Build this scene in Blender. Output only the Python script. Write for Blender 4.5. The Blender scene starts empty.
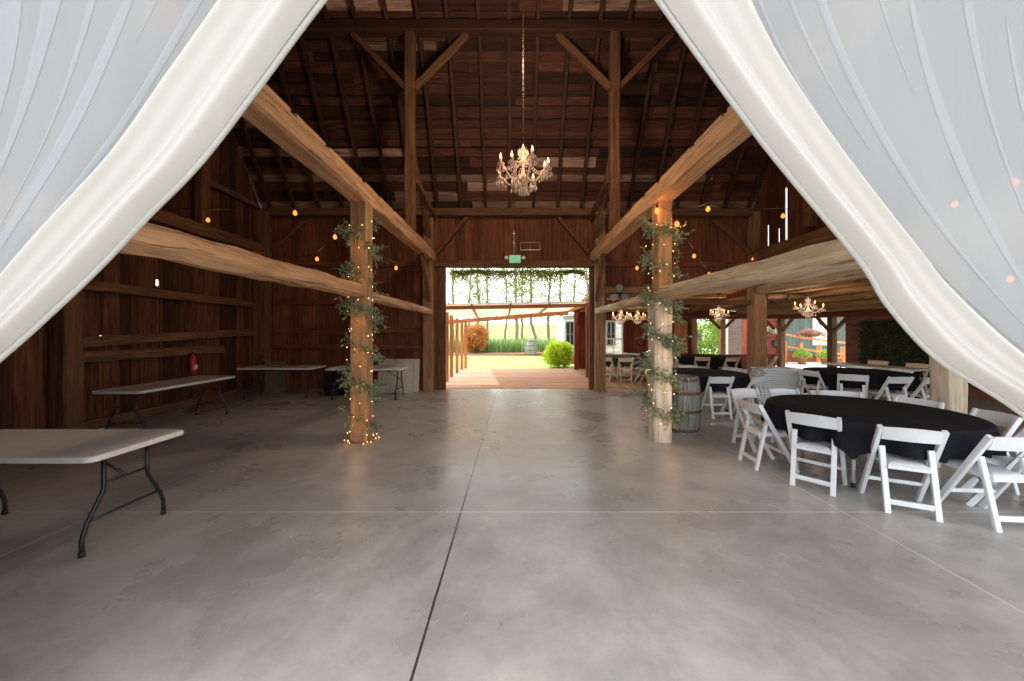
import bpy, bmesh, math, random
from mathutils import Vector, Matrix, Quaternion
R = random.Random(7)
PI = math.pi
SC = bpy.context.scene
COL = SC.collection

# ---------------------------------------------------------------- camera
FPX, CU, CV, CAMZ = 355.0, 515.0, 330.0, 1.65
cam_d = bpy.data.cameras.new('camera'); cam = bpy.data.objects.new('camera', cam_d); COL.objects.link(cam)
cam.location = (0, 0, CAMZ); cam.rotation_euler = (PI/2, 0, 0)
cam_d.sensor_width = 36; cam_d.lens = FPX/1024*36
cam_d.shift_x = -(CU-512)/1024; cam_d.shift_y = (CV-340.5)/1024
cam_d.clip_start = .05; cam_d.clip_end = 500
SC.camera = cam
def P(u, v, Y):                      # photo pixel at a measured depth -> world point
    return Vector(((u-CU)/FPX*Y, Y, CAMZ-(v-CV)/FPX*Y))

# ---------------------------------------------------------------- light
W = bpy.data.worlds.new('sky'); SC.world = W; W.use_nodes = True
bg = W.node_tree.nodes['Background']; bg.inputs[0].default_value = (.90, .95, 1.0, 1); bg.inputs[1].default_value = 3.3
sd = bpy.data.lights.new('sun', 'SUN'); so = bpy.data.objects.new('sun', sd); COL.objects.link(so)
sd.energy = 4.0; sd.angle = .012; sd.color = (1, .95, .86)
so.rotation_euler = Vector((1.0, .10, -1.15)).to_track_quat('-Z', 'Y').to_euler()
SC.view_settings.view_transform = 'Standard'; SC.view_settings.look = 'None'
SC.view_settings.gamma = 1; SC.view_settings.use_curve_mapping = False
SC.view_settings.exposure = 0.42
SC.cycles.max_bounces = 10; SC.cycles.diffuse_bounces = 6; SC.cycles.transparent_max_bounces = 24
SC.cycles.sample_clamp_indirect = 6; SC.cycles.use_denoising = True
SC.cycles.caustics_reflective = False; SC.cycles.caustics_refractive = False

# ---------------------------------------------------------------- materials
MATS = {}
def newmat(name):
    m = bpy.data.materials.new(name); m.use_nodes = True
    nt = m.node_tree; b = nt.nodes['Principled BSDF']
    MATS[name] = m
    return m, nt, b
def N(nt, t, **kw):
    n = nt.nodes.new(t)
    for k, v in kw.items(): setattr(n, k, v)
    return n
def L(nt, a, b): nt.links.new(a, b)
def ramp(nt, fac, stops):
    r = N(nt, 'ShaderNodeValToRGB'); L(nt, fac, r.inputs[0])
    el = r.color_ramp.elements
    while len(el) < len(stops): el.new(.5)
    for e, (p, c) in zip(el, stops): e.position = p; e.color = (*c, 1)
    return r.outputs[0]
def mix(nt, fac, a, b, typ='MIX'):
    m = N(nt, 'ShaderNodeMix', data_type='RGBA', blend_type=typ)
    for s, v in ((m.inputs[0], fac), (m.inputs[6], a), (m.inputs[7], b)):
        if hasattr(v, 'links') or hasattr(v, 'is_linked'): L(nt, v, s)
        elif isinstance(v, (int, float)): s.default_value = v
        else: s.default_value = (*v, 1)
    return m.outputs[2]
def math_(nt, op, a, b=None, c=None):
    m = N(nt, 'ShaderNodeMath', operation=op)
    for i, v in enumerate((a, b, c)):
        if v is None: continue
        if isinstance(v, (int, float)): m.inputs[i].default_value = v
        else: L(nt, v, m.inputs[i])
    return m.outputs[0]
def noise(nt, vec, scale, detail=5, rough=.6):
    n = N(nt, 'ShaderNodeTexNoise'); n.inputs['Scale'].default_value = scale
    n.inputs['Detail'].default_value = detail; n.inputs['Roughness'].default_value = rough
    if vec is not None: L(nt, vec, n.inputs['Vector'])
    return n.outputs[0]
def mapping(nt, vec, scale):
    m = N(nt, 'ShaderNodeMapping'); L(nt, vec, m.inputs[0]); m.inputs['Scale'].default_value = scale
    return m.outputs[0]
def bump(nt, b, h, strength, dist=.01):
    n = N(nt, 'ShaderNodeBump'); n.inputs['Strength'].default_value = strength; n.inputs['Distance'].default_value = dist
    L(nt, h, n.inputs['Height']); L(nt, n.outputs[0], b.inputs['Normal'])
def setb(b, rough=.6, metal=0, spec=.4):
    b.inputs['Roughness'].default_value = rough; b.inputs['Metallic'].default_value = metal
    b.inputs['Specular IOR Level'].default_value = spec

def wood(name, dark, light, island=.5, grain=(1.2, 16, 16), rough=.8, crack=.5, pale=None, spec=.25):
    m, nt, b = newmat(name)
    at = N(nt, 'ShaderNodeAttribute', attribute_name='gr')
    v1 = mapping(nt, at.outputs['Vector'], grain)
    n1 = noise(nt, v1, 1.0, 6, .65)
    c = ramp(nt, n1, [(.3, dark), (.7, light)])
    v2 = mapping(nt, at.outputs['Vector'], (.8, 3, 3))
    n2 = noise(nt, v2, 1.6, 4)
    if pale: c = mix(nt, ramp(nt, n2, [(.52, (0, 0, 0)), (.62, (1, 1, 1))]), c, pale)
    c = mix(nt, ramp(nt, noise(nt, mapping(nt, at.outputs['Vector'], (1.5, 40, 40)), 1.0, 3), [(.32, (1, 1, 1)), (.4, (0, 0, 0))]),
            c, tuple(x*(1-crack) for x in dark))
    g = N(nt, 'ShaderNodeNewGeometry')
    f = math_(nt, 'MULTIPLY_ADD', g.outputs['Random Per Island'], island*1.4, 1-island*.7)
    f2 = math_(nt, 'MULTIPLY_ADD', n2, .8, .6)
    f = math_(nt, 'MULTIPLY', f, f2)
    vs = N(nt, 'ShaderNodeVectorMath', operation='SCALE'); L(nt, c, vs.inputs[0]); L(nt, f, vs.inputs['Scale'])
    L(nt, vs.outputs[0], b.inputs['Base Color'])
    setb(b, rough, 0, spec); bump(nt, b, n1, .35, .012)
    return m
def plain(name, col, rough=.5, metal=0, spec=.4, var=.12, scale=8, bmp=0, emit=None, es=0):
    m, nt, b = newmat(name)
    tc = N(nt, 'ShaderNodeTexCoord')
    n = noise(nt, tc.outputs['Object'], scale, 4)
    c = ramp(nt, n, [(.3, tuple(max(0, x*(1-var)) for x in col)), (.7, tuple(min(1, x*(1+var)) for x in col))])
    L(nt, c, b.inputs['Base Color']); setb(b, rough, metal, spec)
    if bmp: bump(nt, b, n, bmp)
    if emit: b.inputs['Emission Color'].default_value = (*emit, 1); b.inputs['Emission Strength'].default_value = es
    return m
def leafmat(name, c0, c1, trans=.4):
    m, nt, b = newmat(name)
    g = N(nt, 'ShaderNodeNewGeometry')
    c = ramp(nt, g.outputs['Random Per Island'], [(0, c0), (1, c1)])
    L(nt, c, b.inputs['Base Color']); setb(b, .55, 0, .3)
    t = N(nt, 'ShaderNodeBsdfTranslucent'); L(nt, c, t.inputs[0])
    mx = N(nt, 'ShaderNodeMixShader'); mx.inputs[0].default_value = trans
    L(nt, b.outputs[0], mx.inputs[1]); L(nt, t.outputs[0], mx.inputs[2])
    L(nt, mx.outputs[0], nt.nodes['Material Output'].inputs[0])
    return m
def cloth_sheer(name, col, alpha, trans, weave=.15):
    m, nt, b = newmat(name)
    tc = N(nt, 'ShaderNodeTexCoord')
    n = noise(nt, mapping(nt, tc.outputs['Object'], (14, 14, 1.2)), 1.0, 5)
    d = N(nt, 'ShaderNodeBsdfDiffuse'); d.inputs[0].default_value = (*col, 1)
    t = N(nt, 'ShaderNodeBsdfTranslucent'); t.inputs[0].default_value = (*col, 1)
    m1 = N(nt, 'ShaderNodeMixShader'); m1.inputs[0].default_value = trans
    L(nt, d.outputs[0], m1.inputs[1]); L(nt, t.outputs[0], m1.inputs[2])
    tr = N(nt, 'ShaderNodeBsdfTransparent')
    m2 = N(nt, 'ShaderNodeMixShader')
    a = math_(nt, 'MULTIPLY_ADD', n, weave*2, alpha-weave); L(nt, a, m2.inputs[0])
    L(nt, tr.outputs[0], m2.inputs[1]); L(nt, m1.outputs[0], m2.inputs[2])
    L(nt, m2.outputs[0], nt.nodes['Material Output'].inputs[0])
    return m

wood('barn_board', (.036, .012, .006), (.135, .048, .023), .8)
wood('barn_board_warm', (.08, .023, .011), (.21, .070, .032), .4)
wood('old_board', (.06, .027, .013), (.20, .10, .05), .6)
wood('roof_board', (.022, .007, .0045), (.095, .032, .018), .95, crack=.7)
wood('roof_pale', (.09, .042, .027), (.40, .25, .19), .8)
wood('rafter_wood', (.025, .010, .006), (.075, .030, .016), .3)
wood('dark_timber', (.065, .028, .014), (.20, .09, .043), .3)
wood('hewn_timber', (.28, .135, .066), (.62, .36, .20), .12, crack=.7)
wood('hewn_grey', (.30, .20, .125), (.60, .46, .32), .12, crack=.6)
wood('pale_post', (.36, .28, .20), (.68, .58, .46), .1, crack=.4)
wood('tan_post', (.26, .13, .06), (.48, .27, .14), .1)
wood('ceiling_plank', (.20, .10, .045), (.42, .25, .13), .4)
wood('annex_floor', (.30, .19, .10), (.46, .31, .18), .3, rough=.55)
wood('red_board', (.10, .018, .010), (.22, .050, .028), .3)
wood('orange_wood', (.33, .11, .035), (.58, .24, .085), .25)
wood('pergola_wood', (.32, .12, .05), (.55, .25, .11), .25)
wood('deck_wood', (.42, .24, .16), (.58, .36, .26), .25, rough=.6)
wood('grey_stave', (.10, .10, .085), (.28, .285, .25), .35)
wood('brown_timber', (.15, .075, .036), (.36, .20, .10), .15)
wood('chair_wood', (.58, .43, .27), (.76, .60, .42), .1, rough=.5)
wood('tree_bark', (.12, .085, .06), (.30, .23, .17), .2)
wood('grey_siding', (.07, .085, .08), (.12, .14, .13), .15)
plain('rust_iron', (.14, .07, .045), .7, .3, bmp=.2)
plain('resin_white', (.64, .65, .665), .4, spec=.5, var=.03)
plain('vinyl_white', (.60, .60, .63), .35, var=.03, spec=.5)
plain('table_plastic', (.64, .60, .56), .42, var=.05)
plain('table_beige', (.50, .44, .36), .45, var=.05)
plain('dark_steel', (.035, .034, .038), .4, .6)
plain('grey_steel', (.50, .52, .54), .45, .3)
plain('black_cloth', (.011, .011, .015), .85, spec=.10, var=.3, scale=4)
plain('grey_cloth', (.035, .036, .042), .8, spec=.2)
plain('black_plastic', (.012, .012, .013), .5)
plain('fan_blade', (.42, .41, .40), .5)
plain('green_sign', (.16, .42, .22), .4, emit=(.2, .75, .35), es=.35)
plain('sign_white', (.75, .76, .72), .5)
plain('conduit', (.55, .52, .5), .4, .5)
plain('red_paint', (.42, .012, .010), .35, spec=.5)
plain('brass', (.42, .25, .10), .35, .9)
plain('crystal', (.62, .48, .38), .15, spec=.9, emit=(1, .72, .45), es=.0)
plain('wire_black', (.012, .012, .012), .5)
plain('chain_metal', (.06, .035, .02), .5, .5)
plain('cardboard', (.16, .10, .06), .8)
plain('white_paint', (.82, .81, .78), .6)
plain('stem_green', (.10, .12, .05), .7)
leafmat('white_petal', (.55,.50,.38), (.85,.80,.68), .3)
plain('mulch', (.22, .10, .06), .95, bmp=.6, scale=20)
plain('terracotta', (.40, .17, .09), .7)
plain('shade_white', (.85, .83, .78), .5)
plain('tin_roof', (.35, .33, .31), .5, .4)
def emis(name, col, s):
    m, nt, b = newmat(name)
    b.inputs['Base Color'].default_value = (*col, 1)
    b.inputs['Emission Color'].default_value = (*col, 1); b.inputs['Emission Strength'].default_value = s
    return m
emis('flame_bulb', (1.0, .42, .12), 9)
emis('festoon_bulb', (1.0, .25, .04), 1.7)
emis('fairy_bulb', (1.0, .50, .18), 9)
leafmat('eucalyptus_leaf', (.12, .18, .10), (.34, .40, .26), .3)
leafmat('vine_leaf', (.10, .11, .02), (.36, .36, .08), .5)
leafmat('tree_leaf', (.12, .17, .02), (.30, .34, .06), .5)
leafmat('bush_leaf', (.28, .42, .02), (.62, .72, .06), .4)
leafmat('hedge_leaf', (.16, .32, .04), (.42, .58, .10), .45)
leafmat('reed_leaf', (.14, .26, .07), (.36, .48, .18), .4)
leafmat('rust_leaf', (.35, .10, .03), (.60, .28, .07), .4)
leafmat('ivy_leaf', (.015, .026, .006), (.085, .10, .025), .2)
leafmat('pink_petal', (.55, .12, .16), (.85, .40, .42), .3)
cloth_sheer('sheer_cloth', (.47, .49, .515), .82, .58, .06)
cloth_sheer('gathered_cloth', (.57, .562, .54), .97, .50, .02)
cloth_sheer('poly_roof', (.90, .78, .66), .95, .5, .02)

# concrete with saw-cut joints
m, nt, b = newmat('concrete')
tc = N(nt, 'ShaderNodeTexCoord'); ob = tc.outputs['Object']
n1 = noise(nt, ob, .55, 8, .62); n2 = noise(nt, ob, 2.6, 8, .72); n3 = noise(nt, ob, 24, 3)
c = ramp(nt, n1, [(.32, (.25, .228, .208)), (.5, (.36, .335, .315)), (.68, (.47, .445, .425))])
c = mix(nt, ramp(nt, n2, [(.40, (0, 0, 0)), (.68, (.75, .75, .75))]), c, (.25, .238, .222))
dn_ = N(nt, 'ShaderNodeTexNoise'); dn_.inputs['Scale'].default_value = .75; dn_.inputs['Detail'].default_value = 9; dn_.inputs['Roughness'].default_value = .66; dn_.inputs['Distortion'].default_value = 2.2; L(nt, ob, dn_.inputs['Vector'])
c = mix(nt, ramp(nt, dn_.outputs[0], [(.48, (0, 0, 0)), (.64, (.34, .34, .34))]), c, (.50, .475, .455))
c = mix(nt, ramp(nt, dn_.outputs[0], [(.34, (.34, .34, .34)), (.46, (0, 0, 0))]), c, (.20, .19, .185))
c = mix(nt, ramp(nt, noise(nt, ob, 9, 6, .75), [(.56, (0, 0, 0)), (.72, (.2, .2, .2))]), c, (.22, .205, .19))
c = mix(nt, ramp(nt, noise(nt, mapping(nt, ob, (1, 1, 1)), 3.1, 3), [(.68, (0, 0, 0)), (.76, (.5, .5, .5))]), c, (.15, .14, .13))
sp = N(nt, 'ShaderNodeSeparateXYZ'); L(nt, ob, sp.inputs[0])
wob = math_(nt, 'MULTIPLY_ADD', n2, .012, -.006)
def line(ax, at, w):
    d = math_(nt, 'ABSOLUTE', math_(nt, 'SUBTRACT', math_(nt, 'ADD', sp.outputs[ax], wob), at))
    return math_(nt, 'LESS_THAN', d, w)
c = mix(nt, line(0, -.49, .0075), c, (.045, .04, .036))
for ax, at, w in ((0, -3.75, .009), (0, 2.97, .008), (1, 3.22, .009), (1, 6.5, .006), (1, 9.7, .012)):
    c = mix(nt, math_(nt, 'MULTIPLY', line(ax, at, w), .75), c, (.56, .54, .51))
L(nt, c, b.inputs['Base Color'])
rr = ramp(nt, n1, [(.3, (.20, .20, .20)), (.7, (.42, .42, .42))]); L(nt, rr, b.inputs['Roughness'])
b.inputs['Specular IOR Level'].default_value = .5
bump(nt, b, n3, .05, .004)
# brick / lap siding / grass
def brickmat(name, c1, c2, mortar, sx, sy, rot=False):
    m, nt, b = newmat(name)
    at = N(nt, 'ShaderNodeAttribute', attribute_name='gr')
    br = N(nt, 'ShaderNodeTexBrick'); L(nt, at.outputs['Vector'], br.inputs['Vector'])
    br.inputs['Color1'].default_value = (*c1, 1); br.inputs['Color2'].default_value = (*c2, 1); br.inputs['Mortar'].default_value = (*mortar, 1)
    br.inputs['Scale'].default_value = 1; br.inputs['Brick Width'].default_value = sx; br.inputs['Row Height'].default_value = sy
    br.inputs['Mortar Size'].default_value = .008
    L(nt, br.outputs[0], b.inputs['Base Color']); setb(b, .9)
    bump(nt, b, br.outputs[1], -.4, .01)
brickmat('brick_red', (.17, .045, .026), (.25, .08, .045), (.13, .09, .07), .21, .07)
brickmat('brick_mauve', (.34, .24, .22), (.42, .31, .28), (.45, .40, .37), .21, .07)
def grassmat(name, c0, c1):
    m, nt, b = newmat(name)
    tc = N(nt, 'ShaderNodeTexCoord')
    n = noise(nt, tc.outputs['Object'], 1.2, 8, .7)
    L(nt, ramp(nt, n, [(.3, c0), (.7, c1)]), b.inputs['Base Color']); setb(b, .9, 0, .1)
grassmat('lawn_grass', (.22, .28, .08), (.32, .37, .13))
grassmat('field_grass', (.15, .21, .06), (.24, .29, .10))
grassmat('gravel_ground', (.40, .37, .33), (.50, .47, .43))

# ---------------------------------------------------------------- mesh builder
class MB:
    def __init__(s): s.v = []; s.f = []; s.g = []; s.mi = []; s.sm = []
    def add(s, vs, fs, gs=None, mi=0, smooth=False):
        o = len(s.v); s.v += [tuple(v) for v in vs]
        s.g += [tuple(g) for g in (gs or vs)]
        for f in fs: s.f.append(tuple(o+i for i in f)); s.mi.append(mi); s.sm.append(smooth)
    def beam(s, p0, p1, w, h, up=(0, 0, 1), ch=.0, seg=1, jit=0, mi=0, taper=1, sag=0):
        p0 = Vector(p0); p1 = Vector(p1); d = (p1-p0); ln = d.length; d.normalize()
        up = Vector(up); sd = d.cross(up)
        if sd.length < 1e-4: sd = d.cross(Vector((0, 1, 0)))
        sd.normalize(); up = sd.cross(d)
        o = [R.uniform(-50, 50) for _ in range(3)]
        a, bb = w/2, h/2
        pr = [(-a, -bb), (a, -bb), (a, bb), (-a, bb)] if ch <= 0 else \
             [(-a+ch, -bb), (a-ch, -bb), (a, -bb+ch), (a, bb-ch), (a-ch, bb), (-a+ch, bb), (-a, bb-ch), (-a, -bb+ch)]
        n = len(pr); vs = []; gs = []
        for i in range(seg+1):
            t = i/seg; q = p0+d*ln*t - up*sag*4*t*(1-t); k = 1+(taper-1)*t
            jx, jy = (R.gauss(0, jit), R.gauss(0, jit)) if jit else (0, 0)
            for x, y in pr:
                ex, ey = (R.gauss(0, jit*.5), R.gauss(0, jit*.5)) if jit else (0, 0)
                vs.append(q+sd*(x*k+jx*.5+ex)+up*(y*k+jy*.5+ey)); gs.append((t*ln+o[0], x+o[1], y+o[2]))
        fs = []
        for i in range(seg):
            for j in range(n):
                k = (j+1) % n
                fs.append((i*n+j, i*n+k, (i+1)*n+k, (i+1)*n+j))
        fs.append(tuple(range(n-1, -1, -1))); fs.append(tuple(seg*n+j for j in range(n)))
        s.add(vs, fs, gs, mi)
        return s
    def box(s, c, sz, rz=0, mi=0, ch=0):
        ca, sa = math.cos(rz), math.sin(rz); x, y, z = sz
        k = 0 if x >= y and x >= z else (1 if y >= z else 2)
        e = [Vector((ca, sa, 0)), Vector((-sa, ca, 0)), Vector((0, 0, 1))]
        c = Vector(c); d = e[k]*sz[k]/2
        if k == 2: s.beam(c-d, c+d, x, y, up=e[1], ch=ch, mi=mi)
        elif k == 0: s.beam(c-d, c+d, y, z, ch=ch, mi=mi)
        else: s.beam(c-d, c+d, x, z, ch=ch, mi=mi)
        return s
    def tube(s, pts, r, n=8, mi=0, cap=True, smooth=True):
        pts = [Vector(p) for p in pts]; rs = r if isinstance(r, (list, tuple)) else [r]*len(pts)
        vs = []; gs = []; ln = 0; nrm = None
        for i, p in enumerate(pts):
            a = pts[max(i-1, 0)]; c = pts[min(i+1, len(pts)-1)]
            t = (c-a).normalized()
            if nrm is None:
                nrm = t.orthogonal().normalized()
            else:
                nrm = (nrm-t*nrm.dot(t)); nrm = nrm.normalized() if nrm.length > 1e-6 else t.orthogonal().normalized()
            bt = t.cross(nrm)
            if i: ln += (p-pts[i-1]).length
            for j in range(n):
                an = 2*PI*j/n
                vs.append(p+(nrm*math.cos(an)+bt*math.sin(an))*rs[i]); gs.append((ln, an*r0(rs[i]), 0))
        fs = []
        for i in range(len(pts)-1):
            for j in range(n):
                k = (j+1) % n; fs.append((i*n+j, i*n+k, (i+1)*n+k, (i+1)*n+j))
        if cap: fs.append(tuple(range(n-1, -1, -1))); fs.append(tuple((len(pts)-1)*n+j for j in range(n)))
        s.add(vs, fs, gs, mi, smooth); return s
    def lathe(s, prof, c=(0, 0, 0), n=24, mi=0, smooth=True, cap=True):
        c = Vector(c); vs = []; gs = []
        for r, z in prof:
            for j in range(n):
                a = 2*PI*j/n; vs.append(c+Vector((r*math.cos(a), r*math.sin(a), z))); gs.append((z, a*.3, 0))
        fs = []
        for i in range(len(prof)-1):
            for j in range(n):
                k = (j+1) % n; fs.append((i*n+j, i*n+k, (i+1)*n+k, (i+1)*n+j))
        if cap: fs.append(tuple(range(n-1, -1, -1))); fs.append(tuple((len(prof)-1)*n+j for j in range(n)))
        s.add(vs, fs, gs, mi, smooth); return s
    def ball(s, c, r, n=8, mi=0, sz=1):
        k = max(4, n//2+1)
        s.lathe([(max(r*math.sin(PI*i/k), r*.02), -r*sz*math.cos(PI*i/k)) for i in range(k+1)], c, n, mi); return s
    def prism(s, poly, d, mi=0):          # poly: 3D loop, extruded by d
        d = Vector(d); n = len(poly); vs = [Vector(p) for p in poly]+[Vector(p)+d for p in poly]
        fs = [tuple(range(n-1, -1, -1)), tuple(range(n, 2*n))]+[(i, (i+1) % n, n+(i+1) % n, n+i) for i in range(n)]
        s.add(vs, fs, None, mi); return s
    def leaf(s, p, d, nrm, l, w, mi=0):
        d = d.normalized(); sd = d.cross(nrm)
        sd = sd.normalized() if sd.length > 1e-5 else d.orthogonal().normalized()
        up = sd.cross(d)
        s.add([p, p+d*l*.45+sd*w/2+up*l*.06, p+d*l, p+d*l*.45-sd*w/2+up*l*.06], [(0, 1, 2, 3)], None, mi); return s
    def build(s, name, mats, parent=None, fixn=True):
        me = bpy.data.meshes.new(name); me.from_pydata(s.v, [], s.f)
        if not isinstance(mats, (list, tuple)): mats = [mats]
        for x in mats: me.materials.append(MATS[x])
        me.polygons.foreach_set('material_index', s.mi); me.polygons.foreach_set('use_smooth', s.sm)
        a = me.attributes.new('gr', 'FLOAT_VECTOR', 'POINT'); a.data.foreach_set('vector', [x for g in s.g for x in g])
        me.update()
        if fixn and len(s.f) < 60000:
            bm = bmesh.new(); bm.from_mesh(me); bmesh.ops.recalc_face_normals(bm, faces=bm.faces); bm.to_mesh(me); bm.free()
        o = bpy.data.objects.new(name, me); COL.objects.link(o)
        if parent: o.parent = parent
        return o
def r0(x): return x if x > 0 else .01

def tag(o, label, cat=None, group=None, kind=None):
    o['label'] = label
    if cat: o['category'] = cat
    if group: o['group'] = group
    if kind: o['kind'] = kind
    return o
def thing(name, label, cat, loc=(0, 0, 0), rz=0, group=None):
    o = bpy.data.objects.new(name, None); COL.objects.link(o); o.location = loc; o.rotation_euler = (0, 0, rz)
    o.empty_display_size = .1
    return tag(o, label, cat, group)
def struct(mb, name, mat, label, cat='building', group=None):
    return tag(mb.build(name, mat), label, cat, group, 'structure')
KIDS = {}
def dup(root, loc, rz, label, group=None, cat=None):
    kids = KIDS.setdefault(root.name, [(c, list(c.children)) for c in root.children])
    r = root.copy(); COL.objects.link(r); r.location = loc; r.rotation_euler = (0, 0, rz); r['label'] = label
    if group: r['group'] = group
    for c, gs in kids:
        k = c.copy(); COL.objects.link(k); k.parent = r
        for g in gs:
            q = g.copy(); COL.objects.link(q); q.parent = k
    return r

# ================================================================ THE SETTING
XL, XR, YF, YB = -7.05, 6.62, .90, 9.85
EAVE, BRK, RIDGE = 4.85, 8.35, 10.05
YP0, YP1, YR = 2.97, 7.78, 5.375
def roofz(y):
    if y > YR: y = 2*YR-y
    if y < YP0: return EAVE+(BRK-EAVE)*(y-YF)/(YP0-YF)
    return BRK+(RIDGE-BRK)*(y-YP0)/(YR-YP0)

fl = MB(); fl.add([(XL-.3, YF-.2, 0), (11.3, YF-.2, 0), (11.3, 15.2, 0), (2.45, 15.2, 0), (2.45, 9.95, 0), (XL-.3, 9.95, 0),
                   (XL-.3, YF-.2, -.2), (11.3, YF-.2, -.2), (11.3, 15.2, -.2), (2.45, 15.2, -.2), (2.45, 9.95, -.2), (XL-.3, 9.95, -.2)],
                  [(0, 1, 2, 3, 4, 5), (11, 10, 9, 8, 7, 6)]+[(i, (i+1) % 6, 6+(i+1) % 6, 6+i) for i in range(6)])
struct(fl, 'floor', 'concrete', 'smooth grey concrete floor with saw cut joints', 'floor')
g = MB(); g.add([(-60, -40, -.06), (60, -40, -.06), (60, YF-.2, -.06), (-60, YF-.2, -.06)], [(0, 1, 2, 3)])
struct(g, 'ground_front', 'gravel_ground', 'pale gravel yard in front of the barn entrance', 'ground')

def plank_wall(name, axis, fixed, a0, a1, top, label, mat='barn_board', wd=(.16, .30), holes=(), th=.03, z0=0, sgn=1):
    mb = MB(); cuts = sorted({a0, a1, *[h[0] for h in holes if a0 < h[0] < a1], *[h[1] for h in holes if a0 < h[1] < a1]})
    for c0, c1 in zip(cuts, cuts[1:]):
        x = c0
        while x < c1-1e-6:
            w = R.uniform(*wd); e = min(x+w, c1)
            if c1-e < .06: e = c1
            segs = [[z0, None]]
            for h in holes:
                if h[0] <= x+1e-6 and h[1] >= e-1e-6:
                    ns = []
                    for lo, hi in segs:
                        H = 99 if hi is None else hi
                        if h[3] <= lo or h[2] >= H: ns.append([lo, hi]); continue
                        if h[2] > lo: ns.append([lo, h[2]])
                        if h[3] < H: ns.append([h[3], hi])
                    segs = ns
            off = R.uniform(-.008, .008); g0 = R.uniform(-90, 90)
            for lo, hi in segs:
                t0, t1 = (top(x), top(e)) if hi is None else (hi, hi)
                if min(t0, t1) <= lo+.01: continue
                pts = [(x, lo), (e, lo), (e, t1), (x, t0)]
                vs = []; gs = []
                for dd in (-th/2+off, th/2+off):
                    for a, z in pts:
                        vs.append((fixed+dd, a, z) if axis == 'x' else (a, fixed+dd, z)); gs.append((z+g0, a+g0*.37, dd))
                mb.add(vs, [(0, 1, 2, 3), (7, 6, 5, 4), (0, 4, 5, 1), (1, 5, 6, 2), (2, 6, 7, 3), (3, 7, 4, 0)], gs)
            x = e
    return struct(mb, name, mat, label, 'wall')

slitsL = [(6.0, 6.06, 1.44, 1.56), (7.03, 7.09, 1.45, 1.56), (7.30, 7.36, 1.46, 1.58), (6.96, 7.02, 2.52, 2.64)]
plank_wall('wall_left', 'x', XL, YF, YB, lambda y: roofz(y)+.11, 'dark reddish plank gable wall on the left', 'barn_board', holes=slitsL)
slitsR = [(8.62, 8.685, 3.85, 5.12), (9.24, 9.30, 3.85, 4.40), (8.86, 8.915, 3.85, 4.20), (0, YB, 0, 2.86)]
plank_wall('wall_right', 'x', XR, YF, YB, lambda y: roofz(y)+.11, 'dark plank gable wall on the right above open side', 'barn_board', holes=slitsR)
plank_wall('wall_back', 'y', YB, XL, XR, lambda x: EAVE, 'reddish brown plank back wall around the doorway', 'barn_board_warm',
           holes=[(-1.92, 2.12, 0, 3.37), (2.42, XR, 0, 2.88)])
plank_wall('wall_front', 'y', YF, XL, XR, lambda x: EAVE, 'plank front wall around the curtained entrance', 'barn_board',
           holes=[(-2.25, 2.25, 0, 3.45), (2.5, 6.45, 0, 2.9)])  # second opening: unseen right bay, opened to add daylight on the right

# roof: skip-sheathed boards over rafters
rb = MB()
def slope(ya, za, yb, zb, pale_rows=()):
    ln = math.hypot(yb-ya, zb-za); dy, dz = (yb-ya)/ln, (zb-za)/ln; s = 0; row = 0
    ny, nz = -dz, dy
    if nz < 0: ny, nz = -ny, -nz
    while s < ln-.02:
        w = R.uniform(.17, .27); e = min(s+w, ln+.03)
        x = XL-.25; gp = R.choice((0, .004, .012, .03, .045))
        while x < XR+.25:
            l = R.uniform(.9, 3.0); x1 = min(x+l, XR+.25)
            pale = R.random() < (.75 if any(a < s < b for a, b in pale_rows) else .04)
            o = R.uniform(0, .012)+.03; q0 = R.uniform(-90, 90)
            vs = []; gs = []
            for k in (0, .024):
                for X, S in ((x+.004, s+.004), (x1-.004, s+.004), (x1-.004, e-gp), (x+.004, e-gp)):
                    vs.append((X, ya+dy*S+ny*(o+k), za+dz*S+nz*(o+k))); gs.append((X+q0, S+q0*.3, k))
            rb.add(vs, [(0, 1, 2, 3), (7, 6, 5, 4), (0, 4, 5, 1), (1, 5, 6, 2), (2, 6, 7, 3), (3, 7, 4, 0)], gs, 1 if pale else 0)
            x = x1
        s = e; row += 1
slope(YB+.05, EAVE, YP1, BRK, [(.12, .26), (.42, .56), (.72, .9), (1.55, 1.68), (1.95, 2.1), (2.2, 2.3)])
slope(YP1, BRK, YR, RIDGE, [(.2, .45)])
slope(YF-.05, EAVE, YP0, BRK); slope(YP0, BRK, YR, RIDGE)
# outer shingle skin
for (ya, za, yb, zb) in ((YB+.35, EAVE-.55, YP1+.05, BRK+.1), (YP1+.08, BRK+.08, YR, RIDGE+.14), (YF-.35, EAVE-.55, YP0-.05, BRK+.1), (YP0-.08, BRK+.08, YR, RIDGE+.14)):
    ln = math.hypot(yb-ya, zb-za); ny, nz = -(zb-za)/ln, (yb-ya)/ln
    if nz < 0: ny, nz = -ny, -nz
    q = [(x, y+ny*k, z+nz*k) for k in (.085, .12) for x, y, z in ((XL-.3, ya, za), (XR+.3, ya, za), (XR+.3, yb, zb), (XL-.3, yb, zb))]
    rb.add(q, [(0, 1, 2, 3), (7, 6, 5, 4), (0, 4, 5, 1), (1, 5, 6, 2), (2, 6, 7, 3), (3, 7, 4, 0)], None, 2)
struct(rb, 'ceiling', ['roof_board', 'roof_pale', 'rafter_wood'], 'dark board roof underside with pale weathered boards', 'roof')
x = XL+.35; i = 0
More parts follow.
